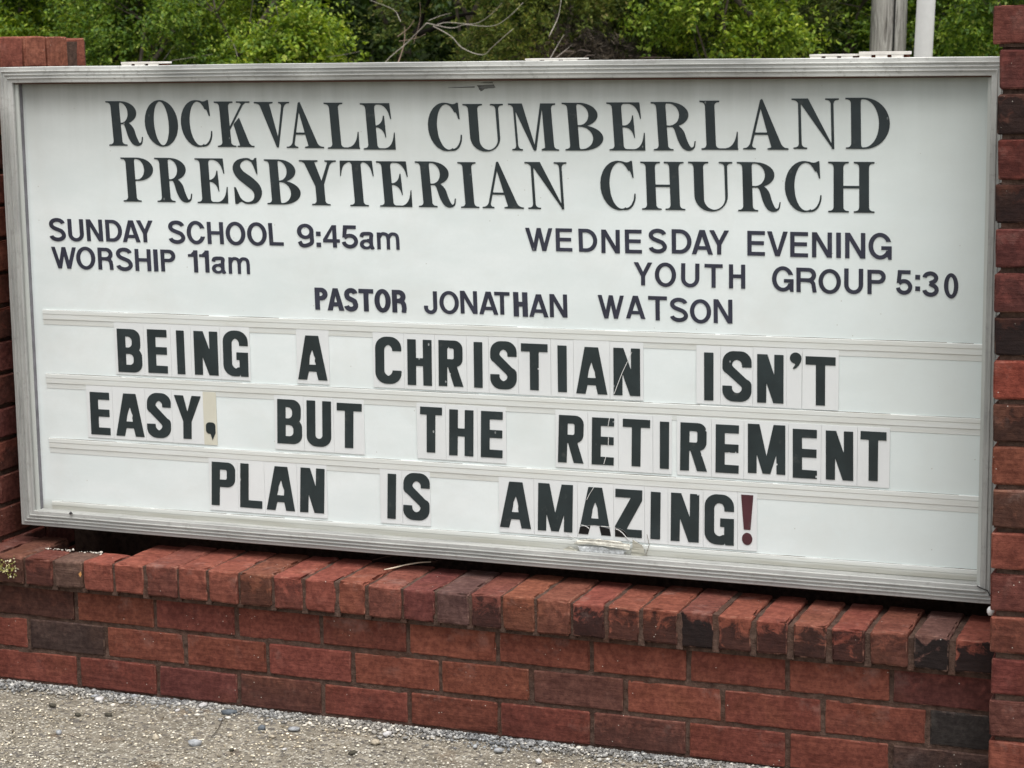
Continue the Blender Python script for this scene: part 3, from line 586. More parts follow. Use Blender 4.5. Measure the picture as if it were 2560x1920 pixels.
('A','H',0.581,'+',[1.0259, 0.8816, 1.058, 0.8816, 1.0567, 0.9334, 1.0247, 0.9334]),
('a','A',0.838,'+',[1.0609, 0.8821, 1.1037, 0.8821, 1.1029, 0.9301, 1.0602, 0.9301]),
('a','N',0.759,'+',[1.1071, 0.883, 1.146, 0.883, 1.145, 0.9315, 1.1061, 0.9315]),
('a','W',1.124,'WATSON',[1.2132, 0.8844, 1.2702, 0.8844, 1.2696, 0.9329, 1.2127, 0.9329]),
('a','A',0.843,'+',[1.2743, 0.8861, 1.316, 0.8861, 1.3153, 0.9335, 1.2737, 0.9335]),
('a','T',0.782,'+',[1.3223, 0.8842, 1.3628, 0.8842, 1.3623, 0.9341, 1.3219, 0.9341]),
('a','S',0.743,'+',[1.3688, 0.8823, 1.4073, 0.8823, 1.4067, 0.9325, 1.3682, 0.9325]),
('a','O',0.869,'+',[1.4115, 0.8809, 1.4562, 0.8809, 1.4555, 0.9308, 1.4109, 0.9308]),
('a','N',0.787,'+',[1.4614, 0.883, 1.5007, 0.883, 1.5001, 0.9317, 1.4608, 0.9317]),
]
CARDS = [
('B',0.562,'BEING',1,[0.0549, 0.7211, 0.1189, 0.7211, 0.1185, 0.8207, 0.0546, 0.8207],0.0475,0.1246),
('E',0.451,'+',1,[0.1338, 0.7225, 0.185, 0.7225, 0.1849, 0.8222, 0.1339, 0.8222],0.1245,0.1944),
('I',0.179,'+',1,[0.2097, 0.7228, 0.2298, 0.7228, 0.2295, 0.8223, 0.2095, 0.8223],0.1943,0.2461),
('N',0.545,'+',1,[0.2542, 0.7234, 0.3153, 0.7234, 0.315, 0.8228, 0.2541, 0.8228],0.246,0.3211),
('G',0.544,'+',1,[0.328, 0.724, 0.3909, 0.724, 0.3914, 0.8272, 0.3286, 0.8272],0.3211,0.3958),
('A',0.664,'A',1,[0.514, 0.7246, 0.586, 0.7246, 0.5861, 0.823, 0.5143, 0.823],0.5114,0.591),
('C',0.552,'CHRISTIAN',1,[0.7019, 0.7243, 0.764, 0.7243, 0.7653, 0.8277, 0.7034, 0.8277],0.6969,0.7707),
('H',0.533,'+',1,[0.7782, 0.7244, 0.8358, 0.7244, 0.8364, 0.8242, 0.7791, 0.8242],0.7706,0.8435),
('R',0.54,'+',1,[0.8512, 0.7256, 0.9089, 0.7256, 0.9099, 0.8251, 0.8524, 0.8251],0.8435,0.917),
('I',0.189,'+',1,[0.9333, 0.7258, 0.9532, 0.7258, 0.9537, 0.824, 0.9339, 0.824],0.917,0.9677),
('S',0.547,'+',1,[0.9709, 0.7249, 1.031, 0.7249, 1.0319, 0.8281, 0.972, 0.8281],0.9677,1.0349),
('T',0.575,'+',1,[1.0407, 0.7263, 1.101, 0.7263, 1.1016, 0.8254, 1.0415, 0.8254],1.0348,1.1081),
('I',0.196,'+',1,[1.1237, 0.7253, 1.144, 0.7253, 1.1439, 0.8241, 1.1236, 0.8241],1.1081,1.1589),
('A',0.668,'+',1,[1.1643, 0.7243, 1.2333, 0.7243, 1.2329, 0.8232, 1.1641, 0.8232],1.1588,1.2387),
('N',0.563,'+',1,[1.2468, 0.7246, 1.3051, 0.7246, 1.3046, 0.8241, 1.2466, 0.8241],1.2387,1.3117),
('I',0.196,"ISN'T",1,[1.4418, 0.7232, 1.4617, 0.7232, 1.4615, 0.8222, 1.4417, 0.8222],1.425,1.4762),
('S',0.578,'+',1,[1.4803, 0.7235, 1.5414, 0.7235, 1.5414, 0.8273, 1.4806, 0.8273],1.4762,1.544),
('N',0.545,'+',1,[1.5531, 0.7241, 1.6079, 0.7241, 1.6072, 0.8233, 1.5526, 0.8233],1.5441,1.6136),
("'",0.701,'+',1,[1.6204, 0.7961, 1.6441, 0.7961, 1.6438, 0.8296, 1.6201, 0.8296],1.6133,1.6451),
('T',0.617,'+',1,[1.6526, 0.7241, 1.7139, 0.7241, 1.7132, 0.8231, 1.6521, 0.8231],1.6455,1.7199),
('E',0.457,'EASY,',2,[-0.0254, 0.5716, 0.0266, 0.5716, 0.0269, 0.6709, -0.025, 0.6709],-0.0347,0.0351),
('A',0.664,'+',2,[0.0419, 0.5723, 0.1167, 0.5723, 0.1181, 0.6714, 0.0435, 0.6714],0.035,0.1213),
('S',0.53,'+',2,[0.1236, 0.5726, 0.186, 0.5726, 0.1894, 0.6767, 0.1272, 0.6767],0.1212,0.1908),
('Y',0.62,'+',2,[0.1941, 0.5746, 0.2635, 0.5746, 0.2668, 0.6742, 0.1976, 0.6742],0.1907,0.2719),
(',',0.533,'+',2,[0.277, 0.5756, 0.301, 0.5756, 0.3017, 0.6159, 0.2777, 0.6159],0.2706,0.3054),
('B',0.562,'BUT',2,[0.4571, 0.5779, 0.5189, 0.5779, 0.5216, 0.6779, 0.46, 0.6779],0.4516,0.5242),
('U',0.534,'+',2,[0.5303, 0.5756, 0.5905, 0.5756, 0.5927, 0.6785, 0.5327, 0.6785],0.5241,0.5977),
('T',0.563,'+',2,[0.6035, 0.5769, 0.6646, 0.5769, 0.6674, 0.6767, 0.6065, 0.6767],0.5976,0.672),
('T',0.483,'THE',2,[0.8042, 0.5783, 0.856, 0.5783, 0.858, 0.6783, 0.8064, 0.6783],0.7975,0.8653),
('H',0.529,'+',2,[0.8722, 0.5752, 0.9289, 0.5752, 0.9312, 0.6758, 0.8747, 0.6758],0.8652,0.9391),
('E',0.471,'+',2,[0.946, 0.5755, 0.9962, 0.5755, 0.9983, 0.676, 0.9483, 0.676],0.939,1.0053),
('R',0.543,'RETIREMENT',2,[1.1218, 0.5748, 1.1794, 0.5748, 1.1827, 0.6765, 1.1253, 0.6765],1.1167,1.1894),
('E',0.472,'+',2,[1.1971, 0.5748, 1.2462, 0.5748, 1.2479, 0.6751, 1.1989, 0.6751],1.1894,1.2561),
('T',0.583,'+',2,[1.2652, 0.5761, 1.3251, 0.5761, 1.3262, 0.6757, 1.2666, 0.6757],1.2561,1.3318),
('I',0.195,'+',2,[1.3467, 0.5748, 1.3665, 0.5748, 1.3672, 0.6739, 1.3474, 0.6739],1.3318,1.3727),
('R',0.563,'+',2,[1.3902, 0.574, 1.4482, 0.574, 1.4492, 0.6748, 1.3914, 0.6748],1.3834,1.4574),
('E',0.483,'+',2,[1.466, 0.5741, 1.5153, 0.5741, 1.5156, 0.6746, 1.4665, 0.6746],1.4574,1.526),
('M',0.762,'+',2,[1.5344, 0.5775, 1.6127, 0.5775, 1.6119, 0.6795, 1.5339, 0.6795],1.526,1.6181),
('E',0.495,'+',2,[1.6279, 0.5733, 1.6778, 0.5733, 1.6768, 0.674, 1.6271, 0.674],1.6182,1.6856),
('N',0.56,'+',2,[1.6958, 0.5739, 1.7517, 0.5739, 1.7504, 0.6742, 1.6947, 0.6742],1.6856,1.759),
('T',0.528,'+',2,[1.7656, 0.5767, 1.8179, 0.5767, 1.8172, 0.6769, 1.7651, 0.6769],1.7591,1.8242),
('P',0.542,'PLAN',3,[0.2844, 0.4256, 0.3446, 0.4256, 0.3486, 0.5259, 0.2886, 0.5259],0.2803,0.3535),
('L',0.501,'+',3,[0.3577, 0.4251, 0.4138, 0.4251, 0.4175, 0.5265, 0.3617, 0.5265],0.3533,0.4214),
('A',0.65,'+',3,[0.4248, 0.4246, 0.4963, 0.4246, 0.4997, 0.525, 0.4285, 0.525],0.4212,0.5029),
('N',0.541,'+',3,[0.5083, 0.4246, 0.5681, 0.4246, 0.5724, 0.5261, 0.5128, 0.5261],0.5028,0.5769),
('I',0.188,'IS',3,[0.7222, 0.4249, 0.7425, 0.4249, 0.746, 0.5254, 0.7258, 0.5254],0.706,0.7591),
('S',0.559,'+',3,[0.7602, 0.4255, 0.823, 0.4255, 0.8263, 0.5307, 0.7638, 0.5307],0.7591,0.826),
('A',0.679,'AMAZING!',3,[0.9877, 0.425, 1.0595, 0.425, 1.0616, 0.5258, 0.9901, 0.5258],0.986,1.0666),
('M',0.734,'+',3,[1.0745, 0.4241, 1.1532, 0.4241, 1.1553, 0.5272, 1.0769, 0.5272],1.0666,1.1646),
('A',0.684,'+',3,[1.1668, 0.423, 1.2393, 0.423, 1.241, 0.5256, 1.1689, 0.5256],1.1646,1.2453),
('Z',0.562,'+',3,[1.248, 0.423, 1.3073, 0.423, 1.3085, 0.5257, 1.2494, 0.5257],1.2452,1.3132),
('I',0.208,'+',3,[1.3256, 0.4237, 1.347, 0.4237, 1.3486, 0.5244, 1.3273, 0.5244],1.3132,1.3641),
('N',0.585,'+',3,[1.3698, 0.423, 1.4308, 0.423, 1.4318, 0.5255, 1.371, 0.5255],1.3641,1.4399),
('G',0.583,'+',3,[1.4429, 0.4221, 1.5055, 0.4221, 1.5059, 0.5283, 1.4436, 0.5283],1.4399,1.5133),
('!',0.249,'+',3,[1.5207, 0.4269, 1.5468, 0.4269, 1.5463, 0.5311, 1.5203, 0.5311],1.5134,1.5542),
]
# ---------------- object helpers ----------------
def empty(name, loc=(0, 0, 0), **p):
    o = bpy.data.objects.new(name, None); o.empty_display_size = .1; COL.objects.link(o); o.location = loc
    for k, v in p.items(): o[k] = v
    return o
def link(name, me, mats, parent=None, loc=(0, 0, 0), **p):
    o = bpy.data.objects.new(name, me); COL.objects.link(o); o.location = loc
    if parent: o.parent = parent
    for m in (mats if isinstance(mats, (list, tuple)) else [mats]):
        if me.materials.find(m.name) < 0: me.materials.append(m)
    for k, v in p.items(): o[k] = v
    return o
def mesh(name, V, F, smooth=False):
    me = bpy.data.meshes.new(name); me.from_pydata([tuple(v) for v in V], [], F); me.update()
    if smooth: me.polygons.foreach_set('use_smooth', [len(f) <= 4 for f in F])
    return me
def tris_mesh(name, V, T, smooth=False):          # numpy arrays
    me = bpy.data.meshes.new(name); V = np.asarray(V, np.float32); T = np.asarray(T, np.int32)
    me.vertices.add(len(V)); me.vertices.foreach_set('co', V.ravel()); me.loops.add(T.size); me.loops.foreach_set('vertex_index', T.ravel())
    me.polygons.add(len(T)); me.polygons.foreach_set('loop_start', np.arange(0, T.size, 3, dtype=np.int32)); me.polygons.foreach_set('loop_total', np.full(len(T), 3, np.int32))
    if smooth: me.polygons.foreach_set('use_smooth', np.ones(len(T), bool))
    me.update(); me.validate(); return me
class Geo:
    def __init__(s): s.V = []; s.F = []
    def box(s, x0, y0, z0, x1, y1, z1):
        n = len(s.V); s.V += [(x0, y0, z0), (x1, y0, z0), (x1, y1, z0), (x0, y1, z0), (x0, y0, z1), (x1, y0, z1), (x1, y1, z1), (x0, y1, z1)]
        s.F += [[n+i for i in f] for f in ((0, 3, 2, 1), (4, 5, 6, 7), (0, 1, 5, 4), (1, 2, 6, 5), (2, 3, 7, 6), (3, 0, 4, 7))]; return s
    def tube(s, P, r, k=6):
        P = [Vector(p) for p in P]; rs = r if isinstance(r, (list, tuple)) else [r]*len(P); n0 = len(s.V); a = None
        for i, p in enumerate(P):
            d = (P[min(i+1, len(P)-1)]-P[max(i-1, 0)]).normalized()
            a = (a-d*a.dot(d)).normalized() if a is not None else d.orthogonal().normalized()
            b = d.cross(a)
            for j in range(k): t = 2*math.pi*j/k; s.V.append(tuple(p+(a*math.cos(t)+b*math.sin(t))*rs[i]))
        for i in range(len(P)-1):
            for j in range(k): A = n0+i*k+j; B = n0+i*k+(j+1) % k; s.F.append([A, B, B+k, A+k])
        s.F.append([n0+j for j in range(k)][::-1]); s.F.append([n0+(len(P)-1)*k+j for j in range(k)]); return s
    def build(s, name, m, parent=None, smooth=False, **p): return link(name, mesh(name, s.V, s.F, smooth), m, parent, **p)

CH = 3.0
def block(dx, dy, dz, r=.003, jit=.0008, seed=0, seg=.05):
    """Fired brick: rounded, slightly uneven block, centre at origin; 'edge' attribute marks the arrises."""
    def ax(h):
        n = max(1, int(round(2*(h-r)/seg))); return [-h]+[-h+r+(2*h-2*r)*i/n for i in range(n+1)]+[h]
    A = [ax(dx/2), ax(dy/2), ax(dz/2)]; H = (dx/2, dy/2, dz/2); idx = {}; V = []; Ed = []; F = []
    rs = random.Random(seed); so = Vector((rs.random()*50, rs.random()*50, rs.random()*50)); chip = {}
    def vid(i, j, k):
        if (i, j, k) in idx: return idx[i, j, k]
        p = Vector((A[0][i], A[1][j], A[2][k])); q = Vector([max(-(h-r), min(h-r, c)) for c, h in zip(p, H)]); d = p-q
        nz = sum(1 for c in d if abs(c) > 1e-9)
        q2 = q+(d.normalized()*r if d.length > 0 else d)
        if nz >= 2:
            c = noise.noise(p*28+so); q2 -= d.normalized()*max(0, c-.08)*r*CH
        nv = noise.noise_vector(q2*22+so); q2 += nv*jit*1.5+Vector((rs.uniform(-1, 1), rs.uniform(-1, 1), rs.uniform(-1, 1)))*jit*.45
        idx[i, j, k] = len(V); V.append(tuple(q2)); Ed.append(1.0 if nz >= 2 else .25 if any(min(abs(abs(c)-(h-r)), 1) < 1e-6 for c, h in zip(p, H)) and nz == 1 and sum(1 for c, h in zip(p, H) if abs(c) >= h-r-1e-9) >= 2 else 0.0); return idx[i, j, k]
    n = [len(a)-1 for a in A]
    for a, b, c in ((0, 1, 2), (1, 2, 0), (2, 0, 1)):
        for s in (0, n[c]):
            for i in range(n[a]):
                for j in range(n[b]):
                    q = []
                    for u, v in ((i, j), (i+1, j), (i+1, j+1), (i, j+1)):
                        t = [0, 0, 0]; t[a] = u; t[b] = v; t[c] = s; q.append(vid(*t))
                    F.append(q if s else q[::-1])
    me = mesh('brick', V, F); at = me.attributes.new('edge', 'FLOAT', 'POINT'); at.data.foreach_set('value', Ed); me.materials.append(MB)
    return me
_BC = {}
def brick(parent, x0, x1, y0, y1, z0, z1, tint, stain=0.0, share=True, tilt=(0, 0, 0), name='brick', r=.003, jit=.0008, seg=.05):
    d = (round(x1-x0, 3), round(y1-y0, 3), round(z1-z0, 3))
    if share:
        key = (d, random.randrange(5)); 
        if key not in _BC: _BC[key] = block(*d, r, jit, hash(key) % 9999, seg)
        me = _BC[key]
    else: me = block(*d, r, jit, random.randrange(99999), seg)
    o = bpy.data.objects.new(name, me); COL.objects.link(o); o.parent = parent
    o.location = ((x0+x1)/2, (y0+y1)/2, (z0+z1)/2); o.rotation_euler = tilt
    o.color = (tint[0], tint[1], tint[2], stain); return o
RED = (.190, .058, .041)
def tint(k=1.0, base=RED, v=.09):
    a = random.uniform(1-v, 1+v)*k; h = random.uniform(-.03, .08); return (base[0]*a, base[1]*a*(1+h), base[2]*a*(1-h*.5))
DARK = (.070, .042, .038); MAROON = (.135, .044, .036); BROWN = (.130, .052, .039); ORANGE = (.188, .062, .041); GREY = (.105, .058, .048)

def rough_slab(x0, x1, y0, y1, z0, z1, cell=.012, amp=.0022, sides='f'):
    """mortar core: a box whose visible faces are uneven"""
    G = Geo(); G.box(x0+.004, y0+.004, z0, x1-.004, y1-.004, z1-.003)
    def sheet(fn, nu, nv):
        n = len(G.V)
        for i in range(nu+1):
            for j in range(nv+1): G.V.append(fn(i/nu, j/nv))
        for i in range(nu):
            for j in range(nv): a = n+i*(nv+1)+j; G.F.append([a, a+nv+1, a+nv+2, a+1])
    nz = max(2, int((z1-z0)/cell)); nx = max(2, int((x1-x0)/cell)); ny = max(2, int((y1-y0)/cell))
    r = lambda p: noise.noise(Vector(p)*45)*amp+noise.noise(Vector(p)*130)*amp*.6
    if 'f' in sides: sheet(lambda u, v: (x0+(x1-x0)*u, y0+r((x0+(x1-x0)*u, y0, z0+(z1-z0)*v)), z0+(z1-z0)*v), nx, nz)
    if 'l' in sides: sheet(lambda u, v: (x0+r((x0, y0+(y1-y0)*u, z0+(z1-z0)*v)), y1-(y1-y0)*u, z0+(z1-z0)*v), ny, nz)
    if 'r' in sides: sheet(lambda u, v: (x1+r((x1, y0+(y1-y0)*u, z0+(z1-z0)*v)), y0+(y1-y0)*u, z0+(z1-z0)*v), ny, nz)
    if 't' in sides: sheet(lambda u, v: (x0+(x1-x0)*u, y0+(y1-y0)*v, z1+r((x0+(x1-x0)*u, y0+(y1-y0)*v, z1))), nx, ny)
    return G
# ================= THE GROUND =================
def sheet(name, x0, x1, y0, y1, z, m, nx=1, ny=1, fn=None, **p):
    V = [(x0+(x1-x0)*i/nx, y0+(y1-y0)*j/ny, 0) for j in range(ny+1) for i in range(nx+1)]
    V = [(x, y, z+(fn(x, y) if fn else 0)) for x, y, _ in V]
    F = [[j*(nx+1)+i, j*(nx+1)+i+1, (j+1)*(nx+1)+i+1, (j+1)*(nx+1)+i] for j in range(ny) for i in range(nx)]
    return link(name, mesh(name, V, F), m, kind='structure')
MGR = mat_plain('grass_and_soil', (.060, .075, .025), .95, .1, 0, 6, .5, .02)
MBOUNCE = mat_plain('pale_bounce_ground', (.34, .32, .28), .95, .1, 0, 9, .25, .01)
MLIT = mat_plain('woodland_floor', (.022, .032, .012), .95, .1, 0, 5, .5, .03)
sheet('ground', -120, 120, -120, 120, -.012, MGR)
sheet('pavement', -7, 9, -9, .02, 0.0, MCON, 100, 60, lambda x, y: .004*noise.noise(Vector((x*1.4, y*1.4, 0)))-.002)
sheet('gravel_lot', -14, 14, .53, 7.9, -.006, MBOUNCE)  # unseen pale ground, added to bounce light onto the poles and foliage
sheet('hillside', -60, 50, 12.5, 60, -.02, MLIT, 40, 24, lambda x, y: .42*(y-12.5)*(1-.0035*(y-12.5))+.5*noise.noise(Vector((x*.2, y*.2, 1))) if y > 12.6 else 0)

# ================= LOW BRICK WALL =================
XL, XR = -.265, 2.066
wall = empty('brick_wall', (0, 0, 0), label='low red brick wall with a header brick cap below the sign', category='wall')
G = rough_slab(XL, XR, .0034, .075, -.02, .243, .010, .0022, 'f'); G.box(XL, .40, -.02, XR, .50, .345)
G.build('mortar', MM, wall)
BZ = [(.006, .0765), (.0855, .1545), (.1645, .2330)]          # bottom, middle, top course
J1 = [-.006+.2072*k for k in range(10)]; J2 = [-.137+.2068*k for k in range(11)]
SP = {(1, 1): (DARK, .35), (1, 11): ((.045, .036, .036), .4), (0, 7): (BROWN, .45), (0, 3): (BROWN, .3), (0, 10): (DARK, .4), (0, 2): (MAROON, .1), (1, 7): ((.125, .050, .042), .1), (1, 8): (RED, .0), (2, 0): ((.11, .045, .035), .35), (2, 10): (MAROON, .35)}
for c, J in ((0, J1), (1, J2), (2, J1)):
    X = [XL]+J+[XR]
    for i in range(len(X)-1):
        a, b = X[i]+(.005 if i else .002), X[i+1]-(.005 if i < len(X)-2 else .001)
        if b-a < .03: continue
        base, st = SP.get((c, i), (RED, random.choice([0, 0, .12, .2])))
        z0, z1 = BZ[c]; e = lambda s: random.uniform(-s, s); y = e(.0012)
        brick(wall, a+e(.0012), b+e(.0012), y, y+.092, z0+e(.0012), z1+e(.0012), tint(random.uniform(.82, 1.08) if base is RED else 1, base), st, False, (e(.006), e(.004), e(.004)), seg=.03)
CJ = [-.2, -.122, -.043, .035, .115, .195, .278, .354, .432, .514, .591, .669, .741, .823, .900, .978, 1.051, 1.125, 1.205, 1.278, 1.354, 1.434, 1.510, 1.586, 1.662, 1.740, 1.816, 1.900, 1.979, XR+.006]
CT = [.307, .308, .308, .308, .312, .3135, .3165, .3165, .3165, .317, .317, .3165, .316, .3145, .314, .315, .317, .3185, .318, .316, .315, .3175, .319, .315, .315, .314, .3125, .3135, .3125, .311]
RB = (.162, .056, .040); CH = 3.3
CB = {0: (BROWN, .8), 1: (BROWN, .5), 2: (MAROON, .5), 3: (GREY, .2), 4: (RED, .25), 5: (RED, .15), 6: (RB, .35), 7: (ORANGE, .2), 8: (ORANGE, .2), 9: (RB, .55), 10: (RED, .5), 11: (RED, .15), 12: (ORANGE, .05), 13: (RB, .35), 14: (MAROON, .1), 15: (GREY, .1), 16: (MAROON, .75), 17: (ORANGE, .4), 18: (RB, .35), 19: (RED, .9), 20: (ORANGE, .75), 21: (RED, .8), 22: (MAROON, 1.0), 23: (RED, .85), 24: (RED, .85), 25: (RB, .85), 26: (RED, .85), 27: (RB, .5), 28: ((.12, .06, .05), 1.0), 29: (RED, 1.0)}
prev = XL
for i, t in enumerate(CT):
    a = (XL if i == 0 else CJ[i-1])+.0028; b = CJ[i]-.0028
    wide = .0030 if i > 23 else random.uniform(-.0012, .0012)
    base, st = CB.get(i, (RED, .15)); e = lambda s: random.uniform(-s, s)
    yb = .060 if i in (2, 3) else (.061 if i == 4 else .164)
    y0 = -.027+e(.0022)+(-.002 if i == 0 else 0)
    brick(wall, a+wide, b-wide, y0, yb+e(.002), .2445+e(.001), t, tint(1.12, base, .10), st, False, (e(.010), e(.009), e(.006)), seg=.014, r=.0046, jit=.0012)
CH = 3.0
# mortar left between and under the cap bricks
G = Geo()
for i, t in enumerate(CT[:-1]):
    x = CJ[i]; yb = .058 if i in (1, 2, 3, 4) else .160
    d = .003 if i % 3 else .006
    G.box(x-.007, -.0245+random.uniform(0, .004), .238, x+.007, yb, t-d-(.004 if i > 22 else 0))
G.box(XL, -.012, .233, XR, .055, .2465)
G.build('cap_mortar', MM, wall)
# broken white mortar crumbs where the cap bricks are short
MCR = mat_plain('pale_mortar_crumb', (.52, .48, .42), .9, .2, 0, 200, .3)
def lumps(pts, rng, k=1):
    V = []; T = []
    ico = [(0, 0, 1), (.894, 0, .447), (.276, .851, .447), (-.724, .526, .447), (-.724, -.526, .447), (.276, -.851, .447), (.724, .526, -.447), (-.276, .851, -.447), (-.894, 0, -.447), (-.276, -.851, -.447), (.724, -.526, -.447), (0, 0, -1)]
    fc = [(0, 1, 2), (0, 2, 3), (0, 3, 4), (0, 4, 5), (0, 5, 1), (1, 6, 2), (2, 7, 3), (3, 8, 4), (4, 9, 5), (5, 10, 1), (6, 7, 2), (7, 8, 3), (8, 9, 4), (9, 10, 5), (10, 6, 1), (11, 7, 6), (11, 8, 7), (11, 9, 8), (11, 10, 9), (11, 6, 10)]
    I = np.array(ico); Fc = np.array(fc)
    P = np.asarray(pts, float); n = len(P)
    sc = P[:, 3][:, None, None]*np.stack([rng.uniform(.7, 1.3, n), rng.uniform(.6, 1.1, n), rng.uniform(.35, .75, n)], 1)[:, None, :]
    v = I[None]*sc*rng.uniform(.72, 1.18, (n, 12, 1))
    a = rng.uniform(0, 6.28, n); ca, sa = np.cos(a)[:, None], np.sin(a)[:, None]
    v = np.stack([v[..., 0]*ca-v[..., 1]*sa, v[..., 0]*sa+v[..., 1]*ca, v[..., 2]], 2)+P[:, None, :3]
    return v.reshape(-1, 3), (Fc[None]+12*np.arange(n)[:, None, None]).reshape(-1, 3)
pts = [(random.uniform(-.118, .03), random.uniform(.052, .062), .309+random.uniform(0, .002), random.uniform(.0012, .0035)) for _ in range(46)]+[(.03, .06, .311, .005), (-.045, .06, .311, .005), (.034, .052, .308, .004)]
V, T = lumps(pts, RNG); link('mortar_crumbs', tris_mesh('mortar_crumbs', V, T), MCR, wall, kind='stuff')

# ================= BRICK PILLARS =================
def pillar(name, x0, x1, y0, y1, zb, pitch, n, ztop, label, tints, capo, zc):
    p = empty(name, ((x0+x1)/2, (y0+y1)/2, 0), label=label, category='pillar'); ox, oy = (x0+x1)/2, (y0+y1)/2
    q = empty  # all coordinates below are relative to the pillar's foot
    X0, X1, Y0, Y1 = x0-ox, x1-ox, y0-oy, y1-oy; bd = .092
    side = 'fl' if X0 and x0 > 1 else 'fr'
    G = rough_slab(X0+.008, X1-.008, Y0+.008, Y1-.008, -.02, ztop-pitch*.5, .013, .003, side+'t'); G.build('mortar', MM, p)
    e = lambda s: random.uniform(-s, s); j = .005
    for k in range(n):
        z0 = zb+pitch*k+j; z1 = z0+pitch-2*j; z0 = max(z0, -.01); base, st = tints.get(k, (RED, random.choice([0, .1, .3])))
        def B(a, b, c, d, main=False):
            bb, ss = (base, st) if main else (random.choice([RED, RED, RED, MAROON, BROWN, ORANGE]), random.choice([0, 0, .3, .6]))
            ex, ey = e(.0025), e(.0025)
            brick(p, a+ex, b+ex, c+ey, d+ey, z0+e(.0012), z1+e(.0012), tint(1, bb, .08), ss, True, (e(.006), e(.006), e(.006)), seg=.035, r=.0034, jit=.0012)
        xm = (X0+X1)/2
        if k % 2 == 0:      # stretchers across the front
            B(X0, xm-j, Y0, Y0+bd, True); B(xm+j, X1, Y0, Y0+bd, x0 < 1)
            B(X0, xm-j, Y1-bd, Y1); B(xm+j, X1, Y1-bd, Y1)
            ys = [Y0+bd+2*j, (Y0+Y1)/2, Y1-bd-2*j]
        else:
            xa, xb = X0+bd+2*j, X1-bd-2*j; B(xa, xb, Y0, Y0+bd); B(xa, xb, Y1-bd, Y1)
            ys = [Y0, Y0+.2+.0, Y0+.2+.18, Y1]
        for a, b in zip(ys[:-1], ys[1:]):
            lo = a+(j if a != ys[0] else 0); hi = b-(j if b != ys[-1] else 0)
            B(X0, X0+bd, lo, hi, k % 2 == 1 and a == ys[0] and x0 > 1); B(X1-bd, X1, lo, hi)
    # projecting cap course, bricks laid across the pillar
    ny = 7; pj = (Y1-Y0+2*capo)/ny; xm = (X0+X1)/2
    for i in range(ny):
        for a, b in ((X0-capo, xm-.004), (xm+.004, X1+capo)):
            yc = Y0-capo+pj*i
            if x0 > 1 and i == 0: a2, b2, c2, d2 = a, b, yc, yc+pj-.004
            sk = (0, 0, -.10) if (x0 < 1 and i == ny-1 and b > 0) else (e(.01), e(.01), e(.01))
            bb = MAROON if (x0 > 1 and i == 0) else random.choice([(.22, .070, .050), (.23, .078, .055)])
            brick(p, a+e(.002), b+e(.002)-(.012 if sk[2] < -.05 else 0), yc+.005, yc+pj-.005, zc, ztop+e(.0015)-(.005 if sk[2] < -.05 else 0), tint(1, bb, .07), .0, True, sk, seg=.03, r=.0035, jit=.0011)
    G = Geo(); G.box(X0-capo+.010, Y0-capo+.010, zc-.006, X1+capo-.010, Y1+capo-.010, ztop-.012); G.build('cap_mortar', MM, p)
    return p
TR = {17: (MAROON, .35), 16: ((.070, .030, .024), .8), 15: ((.13, .036, .028), .35), 14: ((.055, .022, .019), .7), 13: (MAROON, .3), 12: (MAROON, .4), 11: ((.045, .020, .018), .8), 10: ((.20, .048, .034), .05), 9: ((.09, .036, .027), .6), 8: (ORANGE, .05), 7: (BROWN, .5), 6: (RED, .1), 5: (MAROON, .1), 4: (ORANGE, .35), 3: ((.13, .036, .030), .05), 2: (BROWN, .05), 1: (RED, .05), 0: (RED, .05)}
pillar('brick_pillar', 2.067, 2.483, -.100, .440, -.012, .0803, 18, 1.506, 'near red brick pillar at the right end of the sign', TR, .008, 1.4385).rotation_euler = (0, -.0118, 0)
pillar('brick_pillar', -.681, -.265, -.100, .545, -.004, .0784, 18, 1.481, 'far red brick pillar behind the left end of the sign', {}, .012, 1.409)

# ================= THE SIGN =================
SX0, SX1, SZ0, SZ1, SY = -.2104, 2.046, .3505, 1.4118, .100
sign = empty('church_sign', ((SX0+SX1)/2, SY, SZ0), label='white letterboard church sign with dark lettering in an aluminium frame', category='sign')
OX, OY, OZ = sign.location
def S_(G): G.V = [(v[0]-OX, v[1]-OY, v[2]-OZ) for v in G.V]; return G
S_(Geo().box(SX0+.006, .133, SZ0+.004, SX1-.006, .395, SZ1-.003)).build('cabinet', MFR, sign)
PR = [(0, -.034), (0, -.001), (.0012, 0), (.0085, 0), (.0091, .0030), (.0106, .0030), (.0116, 0), (.0160, 0), (.0166, .0030), (.0181, .0030), (.0191, 0), (.0235, 0), (.0241, .0030), (.0256, .0030), (.0266, 0), (.0345, -.0005), (.0358, -.002), (.0358, -.008)]
def rail(which):
    G = Geo(); N = 60 if which in 'tb' else 30; rows = []
    for i in range(N+1):
        t = i/N
        for w, d in PR:
            wob = .0009*noise.noise(Vector((t*9, {'t': 1, 'b': 5, 'l': 9, 'r': 13}[which], 0)))
            if which in 'tb':
                x = SX0+w+(SX1-SX0-2*w)*t; z = (SZ1-w if which == 't' else SZ0+w)+wob+(.0018*math.sin(math.pi*t) if which == 't' else 0)
            else:
                z = SZ0+w+(SZ1-SZ0-2*w)*t; x = (SX0+w if which == 'l' else SX1-w)+wob
            G.V.append((x, SY-d, z))
    m = len(PR)
    for i in range(N):
        for j in range(m-1):
            a = i*m+j; f = [a, a+m, a+m+1, a+1]; G.F.append(f if which in 'br' else f[::-1])
    return S_(G).build('frame_rail', MFR if which in 'tb' else MFRV, sign)
for w in 'tblr': rail(w)
